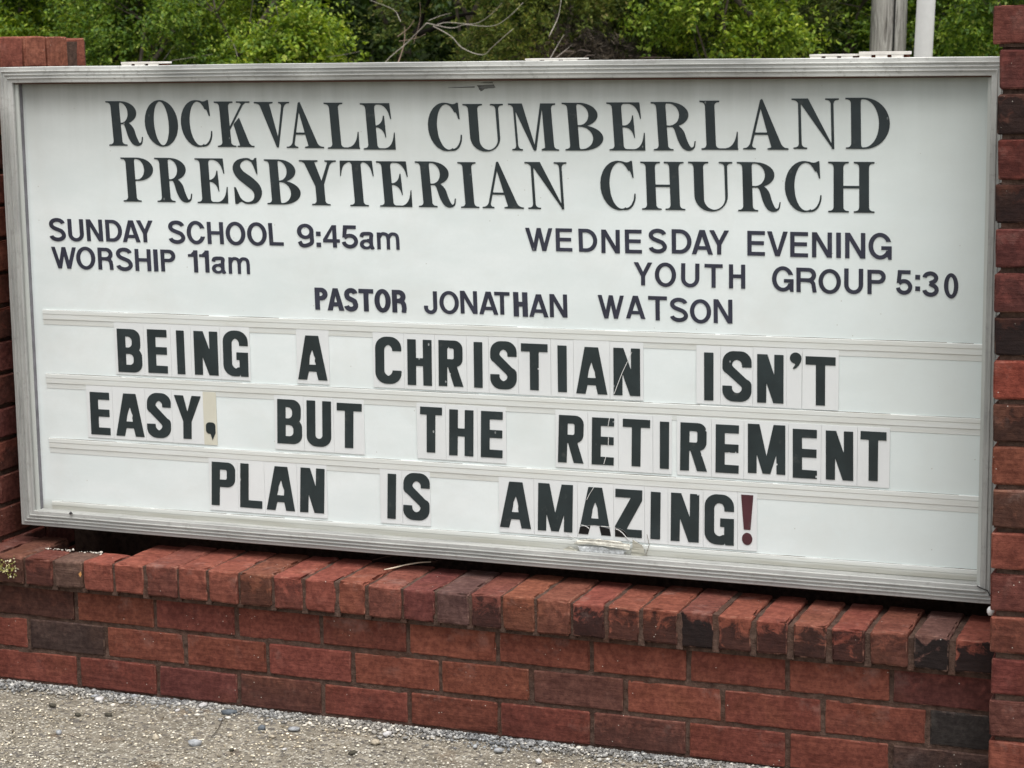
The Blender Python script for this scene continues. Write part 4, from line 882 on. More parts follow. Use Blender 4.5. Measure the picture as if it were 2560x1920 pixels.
# retaining trim inside the frame, in front of the face
MSHADE = mat_plain('shade_grey', (.17, .165, .18), .8); MTRIM = mat_plain('pale_trim', (.50, .52, .49), .5, .4, 0, 18, .12, 0, (1, 1, .2)); DKG = mat_plain('dark_gasket', (.020, .018, .020), .8)
a, b = .030, .0435
for xa in (SX0+a, SX1-b): S_(Geo().box(xa, .1120, SZ0+.036, xa+b-a, .1165, SZ1-.036)).build('side_trim', MTRIM, sign)
S_(Geo().box(SX0+.03, .1083, SZ1-.0385, SX1-.03, .118, SZ1-.0350)).build('head_trim', mat_plain('rusty_trim', (.09, .045, .035), .8), sign)
S_(Geo().box(SX0+.03, .1090, SZ0+.036, SX1-.03, .1295, SZ0+.0320)).build('sill_trim', MFR, sign)
S_(Geo().box(SX0+.030, .1167, SZ0+.03, SX0+.0428, .1298, SZ1-.03)).build('side_shade_strip', MSHADE, sign)  # grey strip added for the soft shade behind the left trim
FACE = .1300
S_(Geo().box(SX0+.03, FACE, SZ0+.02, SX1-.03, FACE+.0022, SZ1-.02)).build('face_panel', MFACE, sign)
# letter tracks
def track(z0, z1, xl, xr):
    G = Geo(); N = 40; prof = [(0, 0), (.0002, .0024), (-.0012, .0032), (-.009, .0032), (-.0105, .0025), (-.0215, .0023), (-.0232, .0010), (-.0340, .0006), (-.0345, 0)]
    for i in range(N+1):
        t = i/N; x = xl+(xr-xl)*t; z = z0+(z1-z0)*t+.0006*noise.noise(Vector((x*5, z0*40, 0)))
        for dz, d in prof: G.V.append((x, FACE-.0002-d, z+dz))
    m = len(prof)
    for i in range(N):
        for j in range(m-1): a = i*m+j; G.F.append([a, a+1, a+m+1, a+m])
    G.F.append(list(range(m))); G.F.append([N*m+j for j in range(m)][::-1])
    S_(G).build('letter_track', MTR, sign)
    D = Geo()                                                        # dirt caught along the upper lip, with breaks
    x = xl+.002
    while x < xr-.02:
        L = random.uniform(.04, .22); e2 = min(x+L, xr-.003); f = lambda q: z0+(z1-z0)*(q-xl)/(xr-xl); h = random.uniform(.0004, .0015); dd = FACE-.0029
        D.V += [(x, dd, f(x)), (e2, dd, f(e2)), (e2, dd, f(e2)+h*.7), ((x+e2)/2, dd-.0004, f((x+e2)/2)+h), (x, dd, f(x)+h*.3)]; n = len(D.V)-5; D.F.append([n, n+1, n+2, n+3, n+4])
        x = e2+random.choice([0, 0, .01, .05])
    S_(D).build('dirt_line', MGREYLINE, sign, kind='stuff')
for z0, z1 in ((.8575, .8610), (.7085, .7140), (.5560, .5590), (.4060, .4105)): track(z0, z1, -.141, 2.003)

def glyph_polys(font, ch, asp):
    f = serif(ch, asp) if font == 's' else sans(ch, asp, {'a': .172, 'A': .215, 'c': .19}[font], font == 'c')
    return f
def poly_mesh(loops, asp, q, y0, y1, org):
    """loops in glyph space -> raised letter between depths y0 (back) and y1 (front) on the quad q"""
    def mp(p):
        u, v = p[0]/asp, p[1]
        return (q[0]*(1-u)*(1-v)+q[2]*u*(1-v)+q[4]*u*v+q[6]*(1-u)*v, q[1]*(1-u)*(1-v)+q[3]*u*(1-v)+q[5]*u*v+q[7]*(1-u)*v)
    P = [[mp(p) for p in L] for L in loops]; V = []; F = []
    def area(L): return sum(L[i][0]*L[(i+1) % len(L)][1]-L[(i+1) % len(L)][0]*L[i][1] for i in range(len(L)))/2
    def inside(p, L):
        r = False
        for (ax, ay), (bx, by) in zip(L, L[1:]+L[:1]):
            if (ay > p[1]) != (by > p[1]) and p[0] < ax+(p[1]-ay)*(bx-ax)/(by-ay): r = not r
        return r
    dep = [sum(inside(L[0], M) for M in P if M is not L) for L in P]; st = []; tri = []; flat = [p for L in P for p in L]; n = len(flat); o_ = 0
    for L in P: st.append(o_); o_ += len(L)
    for i, L in enumerate(P):
        if dep[i] % 2: continue
        grp = [i]+[j for j in range(len(P)) if dep[j] == dep[i]+1 and inside(P[j][0], L)]; im = [st[g]+k for g in grp for k in range(len(P[g]))]
        tri += [[im[a] for a in t] for t in tessellate_polygon([[Vector((x, z, 0)) for x, z in P[g]] for g in grp])]
    for x, z in flat: V.append((x-org[0], y1-org[1], z-org[2]))
    for x, z in flat: V.append((x-org[0], y0-org[1], z-org[2]))
    for a, b, c in tri:
        (ax, az), (bx, bz), (cx, cz) = flat[a], flat[b], flat[c]
        F.append([a, b, c] if (bx-ax)*(cz-az)-(bz-az)*(cx-ax) > 0 else [a, c, b])
    s = 0
    for L in P:
        k = len(L)
        for i in range(k): F.append([s+i, s+i+n, s+(i+1) % k+n, s+(i+1) % k])
        s += k
    me = mesh('letter', V, F); return me
for font, ch, asp, w, q in HEAD:
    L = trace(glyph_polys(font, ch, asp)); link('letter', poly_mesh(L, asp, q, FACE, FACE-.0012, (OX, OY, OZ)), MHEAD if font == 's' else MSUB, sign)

# ---- removable letter cards: each one lifts out of its track ----
ORD = ['first', 'second', 'third', 'fourth', 'fifth', 'sixth', 'seventh', 'eighth', 'ninth', 'tenth']
ROWN = {1: 'top', 2: 'middle', 3: 'bottom'}; CB_ = {1: .7155, 2: .5640, 3: .4140}
NAMES = {"'": 'apostrophe', ',': 'comma', '!': 'exclamation mark'}; word = ''; k = 0; WL = {}
for c in CARDS:
    if c[2] != '+': word = c[2]; k = 0
    WL.setdefault(word, []).append(c)
RW = [(w, i, c) for w, l in WL.items() for i, c in enumerate(l)]
for w, i, (ch, asp, _, row, q, cl, cr) in RW:
    nm = NAMES.get(ch, 'letter '+ch)
    col = 'dark red' if ch == '!' else 'black'
    lab = f"{col} {nm} on a {'yellowed' if ch == ',' else 'clear'} card, {ORD[i]} in {w} of the {ROWN[row]} row"
    zb = min(CB_[row], min(q[1], q[3])-.005) if ch not in "'," else CB_[row]; cx = (cl+cr)/2
    o = empty('letter_card', (cx, FACE-.003, zb), label=lab, category='sign letter', group='removable letters on the message rows')
    zt = zb+.1215+random.uniform(-.001, .001); hw = (cr-cl)/2-.0003; dy = random.uniform(0, .0002)
    G = Geo(); G.box(-hw, .0010+dy, 0, hw, .0019+dy, zt-zb); G.build('backing', MTAN if ch == ',' else MBACK, o)
    f = glyph_polys('c', ch, asp)
    if ch in 'AREKMNTG' and random.random() < .7:       # chipped paint edges
        for _ in range(random.randint(2, 6)):
            ax, ay = random.uniform(0, asp), random.uniform(0, 1); f.sub(f.ell(ax, ay, random.uniform(.008, .016), random.uniform(.01, .03)) if abs(f.F[np.abs(f.x-ax).argmin(), np.abs(f.y-ay).argmin()]) < .02 else np.full(f.X.shape, 9.0))
    if ch == 'A':                                            # ragged counter
        e = lambda v: v+random.uniform(-.012, .012); m_ = asp/2
        f.sub(f.poly([(e(m_-.078), .345), (e(m_+.080), .345), (e(m_+.062), e(.43)), (e(m_+.066), e(.48)), (e(m_+.040), e(.56)), (m_+.006, e(.69)), (m_-.01, .66), (e(m_-.045), e(.55)), (e(m_-.060), e(.46))]))
    low = None
    if w == 'AMAZING!' and i in (2, 3):
        g = f.F.copy()
        lim = (.150+.05*np.sin(f.X/asp*3.14)) if i == 2 else np.sqrt(np.maximum(0, .24**2-(f.X-.02)**2))*.75
        f.F = np.maximum(g, lim+.006-f.Y); low = trace_f = Field(asp); low.F = np.maximum(g, f.Y-lim+.006)
    mt = MRED if ch == '!' else MCARD
    org = (cx, FACE-.003, zb)
    link('character', poly_mesh(trace(f), asp, q, FACE-.0022, FACE-.0030, org), mt, o)
    if low is not None: link('character', poly_mesh(trace(low), asp, q, FACE-.0022, FACE-.0030, org), MBLK, o, label='glossy black foot of the letter bared by the break')
# pale lines where three cards are cracked
MCRK = mat_plain('white_crack', (.78, .78, .76), .5)
def crack(pts, r, parent=sign, y=FACE-.0034, m=MCRK):
    S_(Geo().tube([(x, y, z) for x, z in pts], r, 4)).build('crack', m, parent)




for p, r in (([(1.2484, .7273), (1.2568, .749), (1.2666, .7734), (1.2772, .795)], .0007), ([(1.2772, .795), (1.2875, .8166)], .0004), ([(1.2377, .6752), (1.2344, .6576)], .0007), ([(1.2353, .6344), (1.2347, .6176)], .0007), ([(1.2294, .5935), (1.2246, .5769)], .0007), ([(1.2023, .526), (1.1925, .5107), (1.186, .4978)], .0006), ([(1.1732, .4425), (1.1803, .4415), (1.1868, .4395), (1.1906, .436)], .0009), ([(1.2178, .443), (1.228, .4428), (1.2377, .4425)], .0008), ([(1.2498, .4395), (1.2575, .4375), (1.2651, .432), (1.2715, .425), (1.2791, .4178)], .0009)):
    crack(p, r)
crack([(1.1408, .4226), (1.1512, .4158), (1.1628, .4104), (1.1654, .4068)], .0007, y=.1245); crack([(1.3194, .4332), (1.3243, .4112), (1.3167, .3883), (1.328, .3817)], .0006, y=.1245, m=MGREYLINE)
# broken shards of the clear cover at the foot of the sign
MSH = mat_plain('crazed_plastic_shard', (.46, .475, .48), .3, .6, 0, 70, .55, .006); MSH2 = mat_plain('beige_shard', (.38, .37, .31), .4, .5, 0, 20, .12)
def shard(pts, m, y=.1235, th=.0015, nm='shard', rag=.0015):
    P = []
    for (a, b), (c, d) in zip(pts, pts[1:]+pts[:1]):
        for k in range(4): t = k/4; P.append((a+(c-a)*t+random.uniform(-rag, rag), b+(d-b)*t+random.uniform(-rag, rag)))
    n = len(P); V = [(x-OX, y-OY+random.uniform(-.0012, .0012), z-OZ) for x, z in P]+[(x-OX, y+th-OY, z-OZ) for x, z in P]
    tri = tessellate_polygon([[Vector((x, z, 0)) for x, z in P]]); F = [list(t) for t in tri]+[[i, i+n, (i+1) % n+n, (i+1) % n] for i in range(n)]
    me = mesh(nm, V, F); link(nm, me, m, sign)
shard([(1.160, .4035), (1.19, .4045), (1.235, .402), (1.283, .3985), (1.2845, .409), (1.262, .4145), (1.215, .4165), (1.172, .414)], mat_plain('dirty_cream_shard', (.58, .57, .50), .35, .5, 0, 90, .28, .003), .1195)
shard([(1.1655, .3990), (1.205, .3985), (1.275, .3945), (1.262, .3835), (1.226, .3785), (1.200, .3825), (1.176, .3800)], MSH, .1215)
shard([(1.1270, .3830), (1.1471, .3955), (1.1639, .3880), (1.1716, .3800)], MSH2, .1225, rag=.0004)
shard([(1.2890, .4198), (1.309, .409), (1.3167, .388), (1.285, .385), (1.288, .403)], MSH2, .1228, rag=.0008)
# hinge plates on the head of the cabinet
MHN = mat_plain('worn_white_hinge', (.76, .73, .68), .5, .4, 0, 60, .12); MRU = mat_plain('rust', (.10, .035, .022), .9, .1, 0, 90, .4)
for i, (a, b, h) in enumerate(((.111, .213, .0075), (1.068, 1.190, .0050), (1.660, 1.752, .0068), (1.757, 1.850, .0108))):
    G = Geo(); G.box(a, .104, SZ1+.0012+h*.45, b, .150, SZ1+.0012+h); n = 3; w = (b-a)/n
    for k in range(n): G.box(a+w*k+.001, .1045, SZ1+.0006, a+w*k+w*.76, .149, SZ1+.0008+h*.45)
    S_(G).build('hinge', MHN, sign); S_(Geo().box(a+.002, .110, SZ1+.0007, b-.002, .146, SZ1+.0010+h*.42)).build('hinge_rust', MRU, sign)
# scuffs on the face, lump on the sill, loose wire
MSC = mat_plain('grey_scuff', (.13, .135, .13), .7, .2, 0, 80, .3)
shard([(.948, 1.369), (.985, 1.371), (.992, 1.3595), (.972, 1.357), (.958, 1.352), (.954, 1.358)], MSC, FACE-.0004, .0003, 'scuff', .0012)
shard([(.885, 1.3595), (.945, 1.3615), (.945, 1.3595), (.885, 1.3585)], MSC, FACE-.0004, .0003, 'scuff', .0003)
S_(Geo().tube([(2.005, .0985, .3862), (2.0117, .0975, .3828), (2.0255, .0965, .3790), (2.0313, .096, .370), (2.036, .1, .362)], .0011, 5)).build('wire', DKG, sign)
V, T = lumps([(-.0725, .0975, .3880, .0062), (-.069, .0965, .3875, .004)], RNG); V = V-np.array([OX, OY, OZ]); link('dirt_lump', tris_mesh('dirt_lump', V, T), DKG, sign)

# ================= SMALL LOOSE THINGS =================
bul = empty('plastic_plug', (2.0465, .012, .3610), label='small white plastic plug under the lower right corner of the sign', category='plug')
G = Geo(); G.tube([(.001, 0, -.0085), (0, 0, -.0065), (-.001, 0, -.002), (-.001, 0, .003), (0, 0, .0065), (.0015, 0, .0085)], [.0015, .0055, .0075, .0075, .0055, .0012], 12); G.build('head', mat_plain('white_plastic', (.85, .80, .78), .35, .5), bul, True)
Geo().tube([(0, .004, 0), (.004, .05, 0)], .002, 6).build('shaft', MTRIM, bul)
tw = empty('dry_stem', (.73, .089, .3225), label='pale dry grass stem bent double on the wall cap under the sign', category='twig')
P = [(.73, .089, .3190), (.75, .108, .3215), (.766, .124, .3245), (.790, .142, .3270), (.812, .156, .3270)]; P = [(a-.73, b-.089, c-.3225) for a, b, c in P]
Geo().tube(P, [.0010, .0015, .0016, .0015, .0013], 6).build('straw', mat_plain('straw', (.72, .62, .47), .6), tw)
P = [(.812, .156, .3270), (.8210, .168, .3255), (.8205, .176, .325), (.803, .188, .327), (.776, .190, .329), (.74, .186, .329), (.70, .176, .327), (.673, .150, .321)]
Geo().tube([(a-.73, b-.089, c-.3225) for a, b, c in P], .0009, 5).build('dark_end', mat_plain('brown_stem', (.10, .055, .040), .7), tw)
def leafmesh(C, D, N, L, Wd, fold=.25):
    """numpy leaves: base C, direction D, normal N"""
    D = D/np.linalg.norm(D, axis=1, keepdims=True); S = np.cross(D, N); S /= np.linalg.norm(S, axis=1, keepdims=True)+1e-9; U = np.cross(S, D)
    L = np.asarray(L)[:, None]; Wd = np.asarray(Wd)[:, None]
    m = C+D*L*.45+U*Wd*fold
    V = np.stack([C, m-S*Wd*.5, C+D*L-U*L*.12, m+S*Wd*.5], 1).reshape(-1, 3); n = len(C)
    T = (np.array([[0, 1, 2], [0, 2, 3]])[None]+4*np.arange(n)[:, None, None]).reshape(-1, 3); return V, T
def rdir(n): v = RNG.normal(size=(n, 3)); return v/np.linalg.norm(v, axis=1, keepdims=True)
MWEED = mat_island('pale_lichen_leaf', [(0, (.30, .30, .08)), (.5, (.42, .40, .16)), (1, (.66, .62, .50))], .8, .15)
n = 110; c = np.stack([RNG.uniform(-.205, -.138, n), RNG.uniform(-.034, -.0295, n), .281+RNG.normal(0, .012, n)], 1)-np.array([-.17, -.03, .28])
V, T = leafmesh(c, rdir(n)*np.array([1, .4, 1])+np.array([0, -.3, -.2]), rdir(n)+np.array([0, -1.5, 0]), RNG.uniform(.004, .009, n), RNG.uniform(.003, .006, n))
link('lichen_tuft', tris_mesh('lichen_tuft', V, T), MWEED, None, (-.17, -.03, .28), label='yellow and white lichen tuft on the first cap brick, far left', category='lichen')
V, T = leafmesh(np.zeros((1, 3)), np.array([[-.15, -.15, -1.]]), np.array([[.1, -1, .1]]), [.014], [.008]); link('dead_leaf', tris_mesh('dead_leaf', V, T), mat_plain('orange_leaf', (.50, .24, .08), .7), None, (.034, -.0325, .289), label='tiny orange dead leaf stuck in a joint of the wall cap', category='leaf')
# gravel swept against the foot of the wall, grit over the pavement
MGV = mat_island('grey_gravel', [(0, (.09, .09, .09)), (.5, (.21, .21, .212)), (.85, (.36, .36, .355)), (1, (.60, .59, .56))], .85)
def scatter(n, fx, fy, s0, s1): 
    x = RNG.uniform(*fx, n); y = fy(n); s = s0+(s1-s0)*RNG.power(.35, n)**1; return np.stack([x, y, s*.25, s], 1)
pts = np.vstack([scatter(9500, (XL-.6, 2.1), lambda n: .004-np.abs(RNG.normal(0, .027, n)), .0015, .0050), scatter(1500, (XL-.6, 2.1), lambda n: .0-np.abs(RNG.normal(0, .035, n)), .0035, .0078)])
V, T = lumps(pts, RNG); link('gravel', tris_mesh('gravel', V, T), MGV, kind='stuff')
MGT = mat_island('tan_grit', [(0, (.09, .075, .055)), (.25, (.28, .25, .20)), (.6, (.52, .48, .40)), (1, (.84, .80, .71))], .85)
pts = scatter(10000, (-.4, 2.1), lambda n: -.55*RNG.power(1.6, n), .0011, .0040); V, T = lumps(pts, RNG); link('grit', tris_mesh('grit', V, T), MGT, kind='stuff')
STN = [(.147, -.012, .0075, 0, 'pale grey wedge-shaped stone against the foot of the wall'), (.328, -.022, .0125, 1, 'largest pale triangular stone by the third brick of the wall foot'), (.411, -.047, .0130, 2, 'dark bluish stone flake just right of the pale triangular stone'), (.289, -.066, .0065, 1, 'small pale stone left of the triangular stone'), (.342, -.247, .0095, 3, 'hollow tan chip of stone lowest on the pavement'), (.441, -.255, .0110, 0, 'rounded grey stone at the end of the pavement crack'), (.485, -.182, .0085, 3, 'flat tan stone chip beside the pavement crack'), (.527, -.119, .0105, 2, 'dark grey round stone right of the blue flake'), (.596, -.101, .0105, 0, 'flat light grey stone farthest right of the left cluster'), (.573, -.157, .0070, 3, 'small tan pointed chip below the flat light grey stone'), (.124, -.284, .0080, 0, 'small blue-grey pebble at the bottom left of the pavement'), (.162, -.144, .0085, 4, 'dark brown patch-like stone left of centre on the pavement'), (.006, -.127, .0075, 4, 'dark green-black chip nearest the left edge'), (.096, -.166, .0075, 4, 'dark mossy chip left of the dark brown stone'), (.635, -.22, .0060, 1, 'tiny white stone lying alone below the left cluster'), (.532, -.26, .0060, 4, 'tiny black chip at the bottom edge of the pavement'), (.083, -.058, .0095, 1, 'round white pebble in the gravel at the left'), (.06, -.04, .0085, 0, 'light grey pebble beside the round white pebble'), (.798, -.064, .0095, 1, 'pale stone in the gravel under the middle of the sign'), (.780, -.195, .0080, 4, 'black chip alone on the pavement near the middle'), (1.164, -.118, .0090, 1, 'white upright chip right of the middle of the pavement'), (1.062, -.083, .0085, 0, 'grey angular stone left of the white upright chip'), (.797, -.123, .0095, 3, 'flat pale flake below the pale stone in the middle')]
SCOL = [(.30, .31, .32), (.52, .51, .50), (.11, .125, .14), (.40, .35, .27), (.060, .055, .042)]
SM = [mat_plain('stone', c, .85, .2, 0, 120, .35, .002) for c in SCOL]
for x, y, s, k, lab in STN:
    V, T = lumps([(0, 0, s*.4, s*1.25)], RNG); link('stone', tris_mesh('stone', V, T), SM[k], None, (x, y, -.001), label=lab, category='stone', group='loose stones on the pavement')
G = Geo(); P = [(.43, -.02), (.415, -.085), (.44, -.15), (.455, -.21), (.43, -.27), (.41, -.33), (.38, -.39)]
for (a, b), (c2, d) in zip(P[:-1], P[1:]):
    n = len(G.V); w = random.uniform(.0006, .0013); G.V += [(a-w, b, .0035), (a+w, b, .0035), (c2+w*.8, d, .0035), (c2-w*.8, d, .0035)]; G.F.append([n, n+1, n+2, n+3][::-1])
G.build('pavement_crack', mat_plain('dark_crack_line', (.05, .04, .03), .9), None, kind='structure')  # thin dark strip along the pavement crack

# ================= POLES BEHIND THE SIGN =================
MWD = NT('weathered_pole_wood'); v = MWD.scale(MWD.obj(), (1, 1, .10)); w1 = MWD.noise(v, 30, 6, .7, 1.2); w2 = MWD.noise(MWD.scale(MWD.obj(), (1, 1, .04)), 70, 4, .6)
c = MWD.mix(MWD.ramp(w1, .33, .66), (.17, .16, .145), (.52, .505, .47)); c = MWD.mix(MWD.ramp(w2, .60, .70, 0, .9), c, (.05, .045, .04)); MWD = MWD.fin(c, .9, MWD.bump(MWD.math('ADD', w1, w2), .012, 1), .15)
pole = empty('utility_pole', (-.020, 9.23, 0), label='weathered grey wooden utility pole rising behind the sign', category='pole'); pole.rotation_euler = (0, .026, 0)
G = Geo(); ks = 26; rows = 46
for i in range(rows+1):
    z = -.3+9.0*(i/rows)**1.6; r = .118-.004*z
    for j in range(ks):
        t = 2*math.pi*j/ks; rr = r*(1+.035*noise.noise(Vector((math.cos(t)*2.5, math.sin(t)*2.5, z*.3)))+.018*noise.noise(Vector((math.cos(t)*9, math.sin(t)*9, z*.5)))); G.V.append((rr*math.cos(t), rr*math.sin(t), z))
for i in range(rows):
    for j in range(ks): a = i*ks+j; b = i*ks+(j+1) % ks; G.F.append([a, b, b+ks, a+ks])
G.F.append([rows*ks+j for j in range(ks)]); G.build('trunk', MWD, pole, True)
MBC = mat_plain('black_cable', (.008, .008, .008), .5); Geo().tube([(.060, -.112, -.1), (.056, -.110, 2.2), (.045, -.100, 5), (.035, -.09, 8.4)], .0068, 6).build('cable', MBC, pole)
gp = empty('guard_pipe', (.548, 7.25, 0), label='thin grey-green steel pipe between the wooden and the white pole', category='pipe'); gp.rotation_euler = (0, .030, 0)
Geo().tube([(0, 0, -.2), (0, 0, 3.4)], .016, 12).build('pipe', mat_plain('grey_green_steel', (.10, .125, .11), .6, .3, 0.0), gp, True); Geo().tube([(.022, .0, -.2), (.022, 0, 3.3)], .0045, 6).build('rod', mat_plain('light_steel', (.45, .50, .48), .5), gp)
fp = empty('white_pole', (.905, 5.24, 0), label='smooth white painted metal pole in front of the woods', category='pole'); fp.rotation_euler = (0, .038, 0)
G = Geo(); G.tube([(0, 0, -.1), (0, 0, 6)], [.0405, .038], 28); G.build('shaft', mat_plain('white_pole_paint', (.80, .82, .83), .4, .4, 0, 40, .03), fp, True)
Geo().tube([(0, 0, -.02), (0, 0, .05), (0, 0, .06)], [.075, .072, .05], 24).build('base_collar', MFR, fp, True)

# ================= THE WOODS =================
MBARK = mat_plain('grey_bark', (.10, .085, .068), .95, .1, 0, 25, .45, .004); MTWIG = mat_plain('bleached_twig', (.34, .31, .27), .85, .1, 0, 40, .2); MDTW = mat_plain('dark_wet_bark', (.014, .012, .010), .9, .1, 0, 25, .3)
LG = mat_island('bright_leaf', [(0, (.050, .105, .010)), (.45, (.140, .225, .018)), (.8, (.235, .320, .030)), (1, (.36, .41, .09))], .6, .30)
LM = mat_island('mid_green_leaf', [(0, (.026, .066, .009)), (.5, (.088, .165, .018)), (.9, (.180, .262, .030)), (1, (.30, .36, .09))], .6, .28)
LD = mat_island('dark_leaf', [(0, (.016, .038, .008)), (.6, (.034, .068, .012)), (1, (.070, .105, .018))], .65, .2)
LC = mat_island('cedar_spray', [(0, (.036, .060, .009)), (.5, (.080, .112, .014)), (.85, (.135, .165, .024)), (1, (.20, .17, .06))], .75, .15)
LCD = mat_island('dark_cedar_spray', [(0, (.018, .030, .006)), (.6, (.042, .060, .010)), (1, (.075, .080, .016))], .75, .12)
LDEAD = mat_island('dead_brown_brush', [(0, (.022, .017, .013)), (.6, (.052, .040, .030)), (1, (.14, .11, .08))], .9, .05)
def crown(kind, hx, hy, z0, z1, nb, L, Wd, clumps, dens=(1.0, 2.4)):
    """leaves on branchlets gathered into clumps around a crown; local coordinates, foot at origin"""
    C = []
    while len(C) < clumps:
        z = random.uniform(z0, z1) if random.random() < .45 else random.uniform(max(z0, dens[0]), min(z1, dens[1]))
        t = (z-z0)/(z1-z0); w = (math.sin(math.pi*min(1, t*.9+.12)))**.6; a = random.uniform(0, 6.283); r = random.random()**.4
        C.append((math.cos(a)*hx*w*r, math.sin(a)*hy*w*r, z))
    C = np.array(C); out = C/np.array([hx, hy, 1e9]); out[:, 2] = .15; idx = RNG.integers(0, clumps, nb)
    sg = (.085 if kind != 'cedar' else .11); P = C[idx]+RNG.normal(0, 1, (nb, 3))*np.array([sg, sg, sg*.7])
    if kind == 'cedar': D = out[idx]*1.3+rdir(nb)*.6+np.array([0, 0, -.15]); k = 20; bl = .16
    else: D = out[idx]*.7+rdir(nb)*.8+np.array([0, 0, .25]); k = 11; bl = .20
    D /= np.linalg.norm(D, axis=1, keepdims=True)
    s = np.tile(np.linspace(0, 1, k), nb); Pk = np.repeat(P, k, 0); Dk = np.repeat(D, k, 0); ln = np.repeat(RNG.uniform(.5, 1.2, nb), k)
    base = Pk+Dk*(s*bl*ln)[:, None]+np.array([0, 0, -1])*((s**2)*.05)[:, None]+RNG.normal(0, .006, (nb*k, 3))
    side = np.cross(Dk, rdir(nb*k)); side /= np.linalg.norm(side, axis=1, keepdims=True)+1e-9
    if kind == 'cedar': ld = Dk*1.0+side*.7
    else: ld = Dk*.55+side*.9+np.array([0, 0, -.18])
    nr = rdir(nb*k)*.55+np.array([0, 0, 1.0]) if kind != 'cedar' else rdir(nb*k)
    return leafmesh(base, ld, nr, RNG.uniform(.6, 1.25, nb*k)*L, RNG.uniform(.7, 1.2, nb*k)*Wd)
def limbs(h, hx, hy, r, n, seed):
    rs = random.Random(seed); G = Geo(); top = h*.8
    bend = [(rs.uniform(-.06, .06)*i, rs.uniform(-.06, .06)*i) for i in range(7)]
    sp = [(bend[i][0], bend[i][1], -.1+top*i/6) for i in range(7)]; G.tube(sp, [r*(1-.12*i) for i in range(7)], 8); Bs = Geo()
    for k in range(n):
        i = rs.randint(1, 5); b = Vector(sp[i]); a = rs.uniform(0, 6.283); e = Vector((math.cos(a)*hx*.8, math.sin(a)*hy*.8, h*rs.uniform(.1, .35))); m = b+e*.5+Vector((rs.uniform(-.1, .1), rs.uniform(-.1, .1), rs.uniform(-.02, .12)))
        Bs.tube([b, m, b+e], [r*.4, r*.25, r*.08], 5)
        for q in range(3): f = m+Vector((rs.uniform(-.35, .35), rs.uniform(-.35, .35), rs.uniform(.05, .45))); Bs.tube([m, (m+f)/2+Vector((rs.uniform(-.05, .05),)*3), f], [r*.16, r*.1, r*.04], 4)
    return G, Bs
def tree(name, x, y, kind, m, hx, hy, z0, z1, nb, L, Wd, clumps, label, cat, grp, r=.04, bark=None, nl=7, dens=(1.0, 2.4)):
    o = empty(name, (x, y, 0), label=label, category=cat, group=grp)
    G, Bs = limbs(z1, hx, hy, r, nl, int(x*100) % 997); G.build('trunk', bark or MBARK, o, True); Bs.build('branches', bark or MBARK, o)
    V, T = crown(kind, hx, hy, z0, z1, nb, L, Wd, clumps, dens); link('crown', tris_mesh('crown', V, T), m, o); return o
FR = 'shrubs along the front of the woods'
tree('shrub', -6.25, 8.9, 'leaf', LM, .75, .6, .3, 3.2, 3000, .050, .026, 60, 'tallest yellow-green shrub behind the far brick pillar', 'shrub', FR)
tree('shrub', -5.35, 8.5, 'leaf', LG, .55, .5, .3, 2.7, 2300, .044, .024, 44, 'fresh green shrub just right of the far pillar top', 'shrub', FR)
tree('shrub', -4.78, 8.25, 'leaf', LM, .55, .5, .3, 2.5, 2500, .032, .018, 46, 'small-leaved shrub above the leftmost hinge of the sign', 'shrub', FR)
tree('shrub', -4.12, 8.7, 'leaf', LG, .48, .5, .3, 2.8, 2100, .030, .017, 40, 'pale shrub with bare dead stems showing through', 'shrub', FR)
tree('shrub', -3.52, 8.1, 'leaf', LG, .34, .4, .2, 1.60, 1500, .038, .024, 30, 'low rounded green bush under the dark leaning limb', 'bush', FR, .02, dens=(1.1, 1.6))
CE = 'cedars along the front of the woods'
tree('cedar_tree', -2.72, 9.3, 'cedar', LC, .60, .5, .3, 3.2, 1300, .034, .011, 40, 'thin cedar full of bare brown twigs behind the dead branches', 'cedar tree', CE)
tree('cedar_tree', -2.05, 8.5, 'cedar', LC, .42, .5, .3, 2.7, 1900, .036, .012, 38, 'light green cedar above the second hinge of the sign', 'cedar tree', CE)
tree('cedar_tree', -1.38, 9.3, 'cedar', LCD, .85, .6, .5, 3.8, 4200, .036, .012, 84, 'large dark olive cedar behind the brown brush', 'cedar tree', CE)
tree('shrub', -.82, 8.6, 'leaf', LG, .42, .45, .3, 3.0, 2100, .036, .020, 38, 'bright yellow-green shrub right of the dark cedar', 'shrub', FR)
tree('shrub', -.40, 10.3, 'leaf', LM, .75, .5, .3, 3.4, 3300, .036, .021, 60, 'dense green shrub left of the wooden pole', 'shrub', FR)
tree('shrub', 1.12, 9.3, 'leaf', LM, .65, .5, .3, 3.0, 2800, .036, .020, 50, 'shaded green shrub between the white pole and the near pillar', 'shrub', FR)
# dead brown brush pile
o = empty('brush_pile', (-1.68, 8.3, 0), label='low heap of dead reddish brown brush among the cedars', category='brush')
V, T = crown('cedar', .26, .3, .5, 1.46, 900, .045, .007, 24, (1.0, 1.46)); link('twigs', tris_mesh('twigs', V, T), LDEAD, o, kind='stuff')
G = Geo()
for _ in range(34):
    p = Vector((random.uniform(-.26, .26), random.uniform(-.3, .2), random.uniform(.9, 1.44))); d = Vector((random.uniform(-.3, .3), random.uniform(-.15, .15), random.uniform(-.08, .12))); G.tube([p, p+d*.5+Vector((0, 0, .02)), p+d], [.006, .004, .002], 4)
G.build('sticks', mat_plain('grey_brown_stick', (.17, .13, .11), .9), o, kind='stuff')
